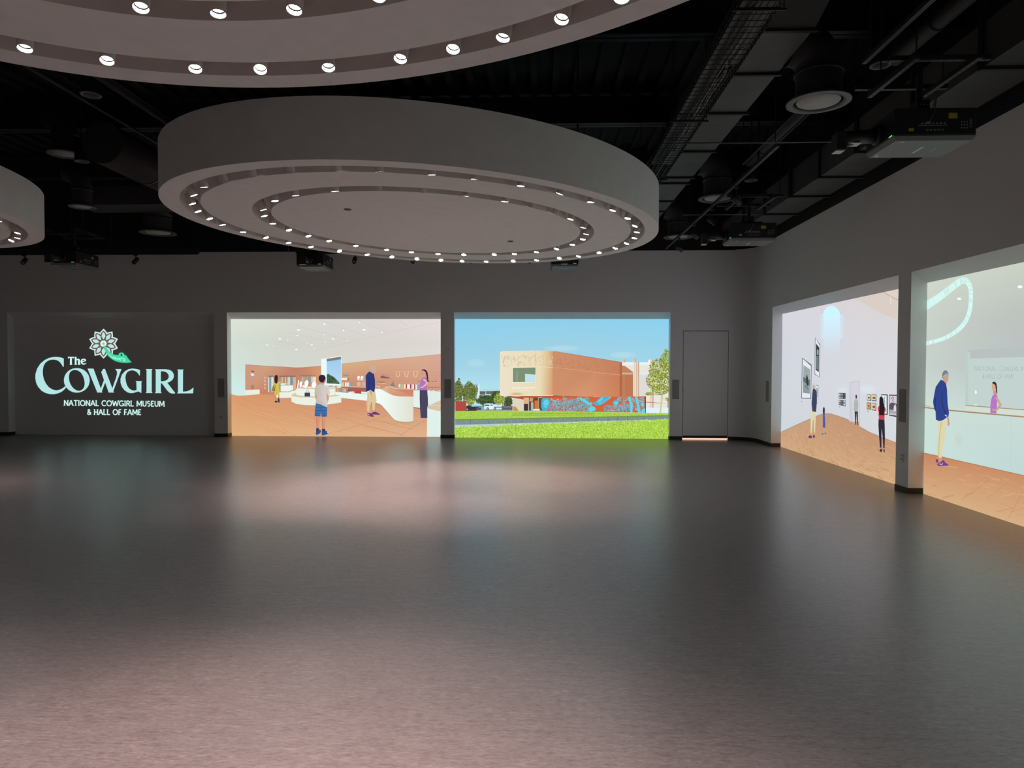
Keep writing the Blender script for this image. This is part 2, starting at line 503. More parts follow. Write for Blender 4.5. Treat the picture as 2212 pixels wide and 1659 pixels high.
OUTER = [(168.4), 158.6, 149.8, 141.0, 133.5, 123.7, 114.9, 106.3, 98.4, 88.7, 79.3, 70.9, 62.2, 54.0, 46.4, 37.7, 27.4, 18.0, 8.2, 359.2, 348.5, 337.8, 328.4, 319.0, 310.2, 301.9, 292.2, 282.7, 272.9, 263.5, 253.3, 243.2, 234.8, 224.8, 216.6, 206.7, 197.1, 187.9, 179.0]
INNER = [150.9, 138.2, 126.0, 114.4, 103.6, 91.0, 77.3, 66.5, 54.8, 43.2, 28.7, 18.6, 6.1, 353.0, 339.8, 326.2, 315.0, 302.7, 288.2, 278.4, 267.0, 256.9, 244.7, 231.9, 219.1, 205.6, 190.1, 177.9, 161.4]
NEAR_OUT = [344.1, 334.8, 324.1, 315.7, 306.9, 297.3, 290.6, 284.3, 277.3, 270.7] + [260.5 - 9.3 * i for i in range(28)]
NEAR_IN = [342.8, 329.3, 318.5, 307.1] + [294.5 - 12.6 * i for i in range(24)]
LEFT_OUT = [324.1, 334.1, 341.8, 352.8] + [2.5 + 9.2 * i for i in range(34)]
LEFT_IN = [12.5 * i for i in range(28)]
ORD = ['first', 'second', 'third', 'fourth', 'fifth', 'sixth', 'seventh', 'eighth', 'ninth', 'tenth', 'eleventh', 'twelfth', 'thirteenth', 'fourteenth', 'fifteenth', 'sixteenth', 'seventeenth', 'eighteenth', 'nineteenth', 'twentieth']
rnd = random.Random(11)
def downlight(key, t, ring):
    (cx, cy), ang, _ = CANOPIES[key]
    r = (R_OO + R_OI) / 2 if ring == 'outer' else (R_IO + R_II) / 2
    tr = math.radians(t)
    x, y = CA * r * math.cos(tr), CB_ * r * math.sin(tr)
    a = math.radians(ang)
    wx, wy = cx + x * math.cos(a) - y * math.sin(a), cy + x * math.sin(a) + y * math.cos(a)
    o = empty('downlight', (wx, wy, ZB + 0.034))
    rad = math.atan2(wy - cy, wx - cx)
    # tilt: aimed a little towards the middle, plus hand-aimed scatter
    tilt = Vector((math.cos(rad), math.sin(rad))) * (rnd.uniform(0.2, 0.4) if ring == 'outer' else rnd.uniform(0.1, 0.36)) + Vector((rnd.gauss(0, 0.06), rnd.gauss(0, 0.06)))
    o.rotation_euler = (-tilt.y, tilt.x, 0)
    for n, me in (('body', mesh_body), ('reflector', mesh_sleeve), ('dark_ring', mesh_baffle), ('lens', mesh_lens), ('lens_centre', mesh_led), ('bracket', mesh_brk)):
        inst(n, me, o, (0, 0, -0.052))
    l = bpy.data.objects.new('lamp', lamp); COL.objects.link(l); l.parent = o; l.location = (0, 0, -0.057)
    return o, wx, wy

def px_x(wx, wy, wz):
    v = Vector((wx, wy, wz - CAM_Z)); return 1106 + F_PX * v.dot(_r) / v.dot(_f), 829.5 - F_PX * v.dot(_u) / v.dot(_f), v.dot(_f)

def ring_of(key, ring, ts, where):
    made = []
    for t in ts:
        o, wx, wy = downlight(key, t, ring)
        o['group'] = 'downlights in the %s slot of the %s canopy' % (ring, key)
        o['category'] = 'downlight'
        u, v, d = px_x(wx, wy, ZB)
        made.append((u, v, d, wx, wy, o))
    (cx, cy), ang, _ = CANOPIES[key]
    seen = [q for q in made if q[2] > 0.3 and -20 < q[0] < 2232 and -25 < q[1] < 1659]
    # split at the ring's leftmost and rightmost lights into a near and a far run
    far, near = [], []
    if seen:
        L = min(seen); Rr = max(seen)
        for q in seen:
            # side of the line joining the ends
            yl = L[4] + (Rr[4] - L[4]) * (q[3] - L[3]) / ((Rr[3] - L[3]) or 1)
            (far if (q[4] >= yl or key != 'middle') else near).append(q)
    for run, nm in ((far, 'far'), (near, 'near')):
        run.sort()
        n = len(run)
        for i, q in enumerate(run):
            k, side = (i, 'left') if i < (n + 1) // 2 else (n - 1 - i, 'right')
            end = {'left': 'from the left', 'right': 'from the right'}[side]
            q[5]['label'] = 'white downlight in the %s, %s %s%s' % (where, ORD[k], end, (' on its %s side' % nm) if key == 'middle' else '')
    ids = set(id(q[5]) for q in seen)
    for q in made:
        if id(q[5]) not in ids:
            q[5]['label'] = 'white downlight in the %s, beyond the picture' % where
ring_of('middle', 'outer', OUTER, 'whole canopy, outer slot')
ring_of('middle', 'inner', INNER, 'whole canopy, inner slot')
ring_of('near', 'outer', NEAR_OUT, 'nearest canopy, outer slot')
ring_of('near', 'inner', NEAR_IN, 'nearest canopy, inner slot')
ring_of('left', 'outer', LEFT_OUT, 'left edge canopy, outer slot')
ring_of('left', 'inner', LEFT_IN, 'left edge canopy, inner slot')

# ================================================================ CEILING SERVICES
# rectangular duct with flanges
def rect_duct(x0, x1, y0, y1, z0, z1, flanges, label, material=M_DUCT, fh=0.03):
    o = empty('rectangular_duct', ((x0 + x1) / 2, y0, z0)); tag(o, label, 'duct')
    hw, hh = (x1 - x0) / 2, z1 - z0
    MB().box(-hw, hw, 0, y1 - y0, 0, hh).build('duct_body', material, o)
    for f in flanges:
        y = f - y0
        mb = MB()
        mb.box(-hw - fh, hw + fh, y - 0.02, y + 0.02, -fh, 0).box(-hw - fh, hw + fh, y - 0.02, y + 0.02, hh, hh + fh)
        mb.box(-hw - fh, -hw, y - 0.02, y + 0.02, 0, hh).box(hw, hw + fh, y - 0.02, y + 0.02, 0, hh)
        mb.build('flange', M_BLACK2, o)
    for f in flanges[::2]:
        y = f - y0
        if y < y1 - y0:
            for sx in (-1, 1):
                MB().tube([(sx * (hw + 0.045), y, -0.03), (sx * (hw + 0.045), y, ZC - z0 - 0.02)], 0.006, 6).build('hanger_rod', M_BLACK2, o)
    return o
d1 = rect_duct(1.98, 2.40, 6.14, 14.7, 4.5, 4.88, [6.17, 7.08, 8.15, 9.57, 10.87, 11.2, 12.4, 13.2], 'long grey rectangular duct beside the wire cable tray')
mb = MB()
a = [(-0.21, 0, 0), (0.21, 0, 0), (0.21, 0, 0.38), (-0.21, 0, 0.38)]
b = [(-0.21, -1.0, 0.28), (0.21, -1.0, 0.28), (0.21, -1.0, 0.66), (-0.21, -1.0, 0.66)]
for i in range(4): mb.quad(a[i], a[(i + 1) % 4], b[(i + 1) % 4], b[i])
mb.quad(*b)
mb.build('offset_piece', M_DUCTD, d1)
d2 = rect_duct(3.80, 4.34, 3.0, 14.4, 4.12, 4.50, [4.2, 5.4, 6.1, 7.2, 8.4, 9.5, 10.55, 11.75, 12.9], 'grey rectangular duct hugging the top of the right wall', M_DUCTM)
d3 = rect_duct(-8.3, -5.0, 12.1, 12.75, 4.42, 4.75, [], 'dark cross duct high above the logo wall', M_DUCTD)

# cable tray
TX0, TX1, TZ = 1.53, 1.84, 4.30
tr_ = empty('cable_tray', ((TX0 + TX1) / 2, 4.2, TZ)); tag(tr_, 'black wire mesh cable tray hung beside the long duct', 'cable tray')
hw = (TX1 - TX0) / 2; LEN = 8.2
mb = MB()
for i in range(7):
    x = -hw + 2 * hw * i / 6
    mb.box(x - 0.003, x + 0.003, 0, LEN, -0.003, 0.003)
for s in (-1, 1):
    for z in (0.035, 0.07): mb.box(s * hw - 0.003, s * hw + 0.003, 0, LEN, z - 0.003, z + 0.003)
tag(mb.build('long_wires', M_BLACK2, tr_), kind='stuff')
mb = MB()
y = 0.0
while y < LEN:
    mb.box(-hw, hw, y - 0.003, y + 0.003, -0.009, -0.003)
    for s in (-1, 1): mb.box(s * hw - 0.003, s * hw + 0.003, y - 0.003, y + 0.003, -0.009, 0.105)
    y += 0.1
tag(mb.build('cross_wires', M_BLACK2, tr_), kind='stuff')
for s in (-1, 1):
    MB().box(s * hw - 0.008, s * hw + 0.008, 0, LEN, 0.098, 0.112).build('side_rail', M_BLACK2, tr_)
for i, (x, y0, y1) in enumerate(((0.02, 1.6, 7.6), (0.045, 2.2, 5.0), (0.07, 1.9, 4.8), (-0.03, 0.2, 8.0), (-0.07, 0.2, 8.0))):
    rr = random.Random(i)
    pts = [(x + rr.uniform(-0.012, 0.012), y0 + (y1 - y0) * k / 20, 0.014) for k in range(21)]
    MB().tube(pts, 0.008, 6).build('cable', M_CABLE if i < 3 else M_DUCTD, tr_)
for y in (1.2, 3.6, 6.0):
    for s in (-1, 1):
        MB().tube([(s * (hw + 0.03), y, -0.03), (s * (hw + 0.03), y, ZC - TZ - 0.02)], 0.005, 6).build('hanger_rod', M_BLACK2, tr_)
    MB().box(-hw - 0.05, hw + 0.05, y - 0.008, y + 0.008, -0.03, -0.012).build('support_bar', M_BLACK2, tr_)
for x0, x1, y0, y1 in ((-0.14, 0.14, 0.05, 2.3), (-0.14, 0.03, 2.3, 3.5), (-0.14, 0.14, 3.55, 4.3), (-0.14, 0.14, 4.35, 5.4)):
    MB().box(x0, x1, y0, y1, 0.03, 0.034).build('liner_plate', M_DUCTL, tr_)

# round diffusers on elbows
def diffuser(x, y, z, r, side, label, top=0.62):
    o = empty('round_diffuser', (x, y, z)); tag(o, label, 'diffuser', 'round ceiling diffusers')
    MB().lathe([(r, 0.0), (r * 1.0, 0.012), (r * 0.94, 0.03), (r * 0.80, 0.035), (r * 0.74, 0.02), (r * 0.76, 0.0), (r * 0.86, -0.004), (r, 0.0)], 40).build('outer_cone', M_GREYM, o, True)
    MB().lathe([(0.0, 0.008), (r * 0.66, 0.006), (r * 0.69, 0.018), (0.0, 0.03)], 40).build('face_disc', M_DISC, o, True)
    rn = r * 0.72
    path = [(0, 0, 0.03), (0, 0, 0.3)]
    for k in range(1, 7):
        q = PI / 2 * k / 6
        path.append((side * 0.27 * (1 - math.cos(q)), 0, 0.3 + 0.27 * math.sin(q)))
    MB().tube(path, rn, 24, caps=False).build('elbow', M_DUCTD, o, True)
    MB().tube([(side * 0.2, 0, 0.57 + rn * 0.9), (side * 0.2, 0, ZC - z + 0.03)], 0.006, 6).build('hanger_rod', M_BLACK2, o)
    MB().lathe([(rn + 0.004, 0.26), (rn + 0.014, 0.265), (rn + 0.014, 0.285), (rn + 0.004, 0.29)], 32).build('band', M_BLACK2, o, True)
    return o
diffuser(2.70, 6.82, 4.10, 0.295, -1, 'largest round diffuser with a pale face, left of the nearest projector')
diffuser(2.72, 10.64, 4.10, 0.28, -1, 'round diffuser half hidden by the track rail, right of the canopy')
diffuser(2.76, 13.76, 4.10, 0.28, -1, 'small distant round diffuser at the far end of the track rail')
diffuser(-6.83, 9.82, 4.60, 0.24, -1, 'faint round diffuser in the dark ceiling above the left canopy')
diffuser(-7.34, 10.93, 4.10, 0.2, -1, 'faint round diffuser just right of the left canopy')
diffuser(-7.31, 13.1, 4.10, 0.33, 1, 'faint wide round diffuser high above the logo wall')

# hanging can lights (off)
def can(x, y, z, label):
    o = empty('can_light', (x, y, z)); tag(o, label, 'can light', 'unlit ceiling cans')
    MB().lathe([(0.09, 0.0), (0.09, 0.32), (0.0, 0.32)], 24).build('housing', M_BLACK2, o, True)
    MB().lathe([(0.095, 0.006), (0.095, -0.004), (0.07, -0.004), (0.06, 0.05)], 24).build('trim_ring', M_GREYM, o, True)
    MB().lathe([(0.0, 0.05), (0.06, 0.05)], 20).build('lens', M_DISC, o)
    MB().tube([(0, 0, 0.32), (0, 0, ZC - z)], 0.01, 8).build('stem', M_BLACK2, o)
can(3.16, 6.56, 4.34, 'unlit can light above the nearest projector')
can(3.14, 10.36, 4.30, 'unlit can light behind the middle of the track rail')
can(-6.48, 9.65, 4.45, 'unlit can light beside the faint diffuser on the left')
can(-4.38, 6.67, 4.2, 'unlit can light in the dark above the left side')

# pipes and round ducts
def pipe(path, r, label, name='pipe', material=M_DUCTD, bands=()):
    c = path[0]
    o = empty(name, c); tag(o, label, 'duct' if r > 0.06 else 'pipe')
    rel = [tuple(Vector(p) - Vector(c)) for p in path]
    MB().tube(rel, r, 20).build('tube', material, o, True)
    d = (Vector(rel[-1]) - Vector(rel[0])).normalized()
    for b in bands:
        q = Vector(rel[0]) + d * b
        MB().tube([q - d * 0.02, q + d * 0.02], r + 0.008, 20).build('joint_band', M_BLACK2, o, True)
    return o
pipe([(3.46, 4.6, 4.55), (3.46, 6.9, 4.55)], 0.075, 'round black duct near the nearest projector', 'round_duct', M_DUCTD, (0.8, 1.6))
pipe([(3.06, 7.4, 4.52), (3.06, 10.2, 4.52)], 0.06, 'round black duct running behind the track rail', 'round_duct', M_DUCTD, (0.5, 2.2))
pipe([(-5.6, 8.75, 4.42), (-5.6, 12.08, 4.42)], 0.27, 'thick spiral duct left of the whole canopy', 'round_duct', M_DUCTD, (1.0, 2.6))
pipe([(-4.56, 4.5, 4.22), (-4.56, 12.0, 4.22)], 0.018, 'thin black sprinkler pipe beside the thick spiral duct', 'pipe', M_DUCTD)
pipe([(-4.02, 4.0, 4.25), (-4.02, 12.0, 4.25)], 0.012, 'thin black conduit near the left end of the whole canopy', 'pipe', M_DUCTD)
pipe([(-4.22, 5.2, 4.35), (-4.22, 12.0, 4.35)], 0.055, 'black pipe running over the left end of the whole canopy', 'pipe', M_DUCTD)
pipe([(2.88, 7.2, 4.25), (2.88, 9.2, 4.25), (2.88, 9.2, 5.6)], 0.012, 'thin conduit crossing behind the largest diffuser', 'pipe', M_DUCTD)
pipe([(2.80, 7.2, 4.32), (2.80, 9.6, 4.32)], 0.012, 'thin conduit beside the round black duct', 'pipe', M_DUCTD)
pipe([(1.5, 7.62, 3.98), (3.25, 7.62, 3.98)], 0.008, 'thin cross bar below the largest diffuser', 'pipe', M_GREYM)
pipe([(2.35, 11.35, 4.02), (3.6, 11.35, 4.02)], 0.008, 'thin cross bar over the farther right projector', 'pipe', M_GREYM)
pipe([(-5.17, 14.2, 3.9), (-5.17, 14.2, 5.66)], 0.006, 'thin hanging rod left of the canopy over the shop picture', 'pipe', M_GREYM)

# ---------------------------------------------------------------- track rails and spot heads
def track(x, y0, y1, z, label, along='y'):
    o = empty('track_rail', (x, y0, z)); tag(o, label, 'track')
    L = y1 - y0
    if along == 'y':
        MB().box(-0.018, 0.018, 0, L, 0, 0.035).build('rail', M_BLACK2, o)
        for s in (-1, 1):
            MB().box(s * 0.011 - 0.0035, s * 0.011 + 0.0035, 0.01, L - 0.01, -0.002, 0.0).build('slot_lip', M_GREYM, o)
        n = max(2, int(L / 1.8) + 1)
        for k in range(n):
            yy = 0.1 + (L - 0.2) * k / (n - 1)
            MB().tube([(0, yy, 0.035), (0, yy, ZC - z)], 0.005, 6).build('hanger_rod', M_BLACK2, o)
    else:
        MB().box(0, L, -0.018, 0.018, 0, 0.04).build('rail', M_BLACK2, o)
        n = max(2, int(L / 1.8) + 1)
        for k in range(n):
            xx = 0.1 + (L - 0.2) * k / (n - 1)
            MB().tube([(xx, 0, 0.04), (xx, 0, ZC - z)], 0.005, 6).build('hanger_rod', M_BLACK2, o)
    return o
track(2.61, 7.66, 14.22, 3.95, 'long black track rail with four spot heads, right of the canopy')
track(2.575, 3.2, 5.62, 3.95, 'short black track rail at the top right of the picture')
def xrail(x0, x1, label):
    o = empty('track_rail', (x0, 14.0, 3.86)); tag(o, label, 'track')
    MB().box(0, x1 - x0, -0.03, 0.03, 0, 0.10).build('rail', M_BLACK2, o)
    MB().box(0.02, x1 - x0 - 0.02, -0.02, 0.02, -0.018, 0.0).build('slot', M_BLACK, o)
    n = int((x1 - x0) / 1.8) + 2
    for k in range(n):
        xx = 0.1 + (x1 - x0 - 0.2) * k / (n - 1)
        MB().tube([(xx, 0, 0.10), (xx, 0, ZC - 3.86)], 0.006, 6).build('hanger_rod', M_BLACK2, o)
xrail(XL + 0.1, -6.96, 'black track rail hung in front of the logo wall')
xrail(-4.94, 1.6, 'black track rail hung in front of the shop and building pictures')

def spot_head(x, y, ztop, z, aim, label, rz=0.0):
    o = empty('spot_head', (x, y, ztop)); tag(o, label, 'spotlight', 'black track spot heads')
    MB().box(-0.02, 0.02, -0.035, 0.035, -0.03, 0.0).build('adapter', M_BLACK2, o)
    MB().tube([(0, 0, -0.03), (0, 0, z - ztop + 0.02)], 0.007, 8).build('stem', M_BLACK2, o)
    R = Matrix.Rotation(rz, 3, 'Z') @ Matrix.Rotation(aim, 3, 'X')
    def tr(prof, n=20):
        mb = MB().lathe(prof, n)
        mb.v = [tuple(R @ Vector(v) + Vector((0, 0, z - ztop))) for v in mb.v]
        return mb
    tr([(0.0, 0.075), (0.036, 0.075), (0.042, 0.068), (0.042, -0.075), (0.036, -0.075), (0.033, -0.05)]).build('barrel', M_BLACK2, o, True)
    tr([(0.0, -0.05), (0.033, -0.05)]).build('lens', M_GREYM, o)
    tr([(0.0, -0.051), (0.014, -0.055), (0.016, -0.049)]).build('emitter', M_DISC, o)
names = ['nearest', 'second', 'third', 'farthest']
for i, y in enumerate((9.3, 10.58, 11.73, 12.99)):
    spot_head(2.63, y, 3.948, 3.76, 1.05, 'silvery black spot head, %s of four on the long track rail' % names[i], rz=-1.15)
for x, lab in ((-10.65, 'black spot head leftmost over the logo wall'), (-8.29, 'black spot head over the right half of the logo wall'),
               (-3.73, 'black spot head just right of the projector above the shop picture'), (-2.52, 'black spot head above the pillar of the thermostat'),
               (-1.34, 'black spot head peeping below the canopy, left of the building picture centre'), (-0.15, 'black spot head peeping below the canopy, left of the rightmost back projector')):
    spot_head(x, 14.0, 3.842, 3.715, -0.75, lab, rz=random.Random(int(x * 10)).uniform(-0.5, 0.2))

# ---------------------------------------------------------------- projectors
def projector(x, y, z, rot, label):
    """body 0.50 (local x) x 0.65 (local y), lens side at local -y; origin at the middle of the underside"""
    o = empty('projector', (x, y, z)); o.rotation_euler = (0, 0, rot); tag(o, label, 'projector', 'ceiling projectors')
    hx, hy, hh = 0.25, 0.325, 0.26
    MB().box(-hx, hx, -hy, hy, 0.035, hh).build('body', M_PROJ, o, bevel=0.012)
    mb = MB()                                       # pale tray-like underside with sloped edges
    a = [(-hx + 0.02, -hy + 0.02, 0), (hx - 0.02, -hy + 0.02, 0), (hx - 0.02, hy - 0.02, 0), (-hx + 0.02, hy - 0.02, 0)]
    b = [(-hx, -hy, 0.034), (hx, -hy, 0.034), (hx, hy, 0.034), (-hx, hy, 0.034)]
    mb.quad(*reversed(a))
    for i in range(4): mb.quad(a[i], a[(i + 1) % 4], b[(i + 1) % 4], b[i])
    und = mb.build('underside', M_PROJB, o)
    MB().box(-0.10, 0.07, -0.012, 0.012, -0.0015, 0.0).build('name_strip', M_LABEL, und)
    MB().box(-0.05, 0.06, 0.12, 0.124, -0.0015, 0.0).build('thin_strip', M_LABEL, und)
    MB().box(-0.20, -0.155, -0.28, -0.25, -0.0015, 0.0).build('corner_label', M_LABEL, und)
    MB().box(0.19, 0.21, -0.25, -0.22, -0.0015, 0.0).build('corner_label', M_LABEL, und)
    # lens horn on the -y side
    MB().lathe([(0.0, 0.0), (0.085, 0.0), (0.085, 0.03), (0.07, 0.045)], 24).build('lens_mount', M_BLACK2, o).matrix_local = Matrix.Translation((-0.02, -hy + 0.005, 0.13)) @ Matrix.Rotation(PI / 2, 4, 'X')
    horn = MB().tube([(-0.02, -hy - 0.03, 0.12), (-0.02, -hy - 0.18, 0.115), (-0.02, -hy - 0.24, 0.105), (-0.02, -hy - 0.33, 0.08)], [0.058, 0.058, 0.062, 0.07], 20).build('lens_horn', M_BLACK2, o, True)
    MB().box(-0.085, 0.045, -hy - 0.37, -hy - 0.29, -0.01, 0.15).build('mirror_hood', M_BLACK2, horn, bevel=0.01)
    MB().box(-0.07, 0.03, -hy - 0.285, -hy - 0.16, 0.05, 0.056).build('lens_label', M_LABEL, horn)
    MB().box(-0.07, 0.03, -hy - 0.372, -hy - 0.30, -0.0125, -0.010).build('hood_glass', M_LABEL, horn)
    for k in range(3):
        MB().box(0.20 - k * 0.02, 0.206 - k * 0.02, -hy - 0.003, -hy + 0.002, 0.045, 0.055).build('status_light', M_LED, o)
    # connection side at +x
    pan = MB().box(hx, hx + 0.003, -0.14, 0.10, 0.09, 0.22).build('port_panel', M_BLACK2, o)
    for k in range(7):
        MB().box(hx + 0.003, hx + 0.009, -0.12 + k * 0.03, -0.105 + k * 0.03, 0.125, 0.137).build('port', M_GREYDOT, pan)
    MB().box(hx + 0.003, hx + 0.006, -0.14, 0.09, 0.112, 0.117).build('panel_edge', M_GREYDOT, pan)
    MB().box(hx + 0.003, hx + 0.008, -0.075, -0.045, 0.130, 0.150).build('socket', M_GREYDOT, pan)
    for k in range(5):
        MB().box(hx + 0.0005, hx + 0.003, -0.075 + k * 0.03, -0.058 + k * 0.03, 0.075, 0.083).build('marking', M_GREYDOT, pan)
    MB().box(hx, hx + 0.002, 0.095, 0.17, 0.17, 0.215).build('warning_sticker', M_YELLOW, o)
    MB().box(hx, hx + 0.002, -0.215, -0.175, 0.07, 0.095).build('small_sticker', M_YELLOW, o)
    for i in range(3):
        for j in range(3):
            MB().lathe([(0.0, 0.003), (0.006, 0.003), (0.006, 0.0)], 10).build('button', M_GREYDOT, o).matrix_local = Matrix.Translation((hx, 0.205 + i * 0.022, 0.095 + j * 0.024)) @ Matrix.Rotation(PI / 2, 4, 'Y')
    for j in range(6):
        MB().box(hx, hx + 0.002, 0.268, 0.288, 0.10 + j * 0.012, 0.104 + j * 0.012).build('vent_mark', M_GREYDOT, o)
    # hanging mount
    MB().box(-0.14, 0.14, -0.16, 0.16, hh + 0.02, hh + 0.035).build('mount_plate', M_BLACK2, o)
    for sx in (-1, 1):
        for sy in (-1, 1):
            MB().tube([(sx * 0.12, sy * 0.14, hh - 0.01), (sx * 0.12, sy * 0.14, hh + 0.03)], 0.012, 8).build('mount_foot', M_BLACK2, o)
    MB().box(-0.07, 0.07, -0.05, 0.05, hh + 0.035, hh + 0.13).build('tilt_block', M_BLACK2, o)
    MB().tube([(0, 0, hh + 0.12), (0, 0, 0.75)], 0.025, 12).build('pole', M_BLACK2, o)
    for k in range(3):
        MB().tube([(0.072, -0.03 + k * 0.03, hh + 0.09), (0.078, -0.03 + k * 0.03, hh + 0.09)], 0.006, 8).build('bolt', M_GREYDOT, o)
    cab = [(0.1, 0.05, hh + 0.03), (0.2, 0.03, 0.36), (0.27, -0.02, 0.22), (0.265, -0.06, 0.14)]
    MB().tube(cab, 0.004, 6).build('cable', M_GREYM, o)
    # strut frame carrying the pole
    zf = 0.58
    for sy in (-0.24, 0.24):
        for (x0, x1) in ((-0.38, 0.42),):
            fr = MB().box(x0, x1, sy - 0.02, sy + 0.02, zf, zf + 0.04).build('strut', M_BLACK2, o)
            mbp = MB()
            for k in range(13): mbp.box(x0 + 0.03 + k * 0.06, x0 + 0.06 + k * 0.06, sy - 0.006, sy + 0.006, zf - 0.0015, zf)
            mbp.build('strut_slots', M_GREYM, fr)
    for sx in (-0.3, 0.28):
        fr = MB().box(sx - 0.02, sx + 0.02, -0.40, 0.40, zf + 0.041, zf + 0.08).build('strut', M_BLACK2, o)
        mbp = MB()
        for k in range(12): mbp.box(sx - 0.006, sx + 0.006, -0.38 + k * 0.064, -0.35 + k * 0.064, zf + 0.0395, zf + 0.041)
        mbp.build('strut_slots', M_GREYM, fr)
        for sy in (-0.18, 0.36):
            MB().tube([(sx, sy, zf + 0.08), (sx, sy, ZC - z - 0.02)], 0.006, 6).build('threaded_rod', M_BLACK2, o)
    return o
# lens towards -y (camera side) for the back wall; towards -x for the right wall
projector(0.50, 13.09, 3.40, 0.0, 'black ceiling projector above the building picture, seen head on')
projector(-4.24, 13.07, 3.40, 0.0, 'black ceiling projector with visible lens above the shop picture')
projector(-8.72, 12.75, 3.40, 0.0, 'black ceiling projector above the logo wall')
projector(3.225, 6.02, 3.40, -PI / 2, 'nearest black ceiling projector with yellow stickers, top right')
projector(3.155, 10.49, 3.40, -PI / 2, 'farther small ceiling projector with yellow stickers by the right wall')
# ================================================================ PROJECTED PICTURES
# Each picture is flat coloured light on its recess wall: a mesh of flat shapes in painter's order.
def unproj(u, v, plane, val):
    """a pixel of the photograph, carried onto the plane of the picture wall"""
    d = _f + _r * ((u - 1106) / F_PX) - _u * ((v - 829.5) / F_PX)
    t = val / (d.y if plane == 'y' else d.x)
    p = d * t
    return (p.x if plane == 'y' else p.y), CAM_Z + p.z

def smooth_pts(pts, n=3):
    out = []
    N = len(pts)
    for i in range(N):
        p0, p1, p2, p3 = pts[i - 1], pts[i], pts[(i + 1) % N], pts[(i + 2) % N]
        for k in range(n):
            t = k / n
            out.append(tuple(0.5 * ((2 * b) + (-a + c) * t + (2 * a - 5 * b + 4 * c - d) * t * t + (-a + 3 * b - 3 * c + d) * t ** 3) for a, b, c, d in zip(p0, p1, p2, p3)))
    return out

def mix(a, b, t):
    return tuple(x + (y - x) * t for x, y in zip(a, b))

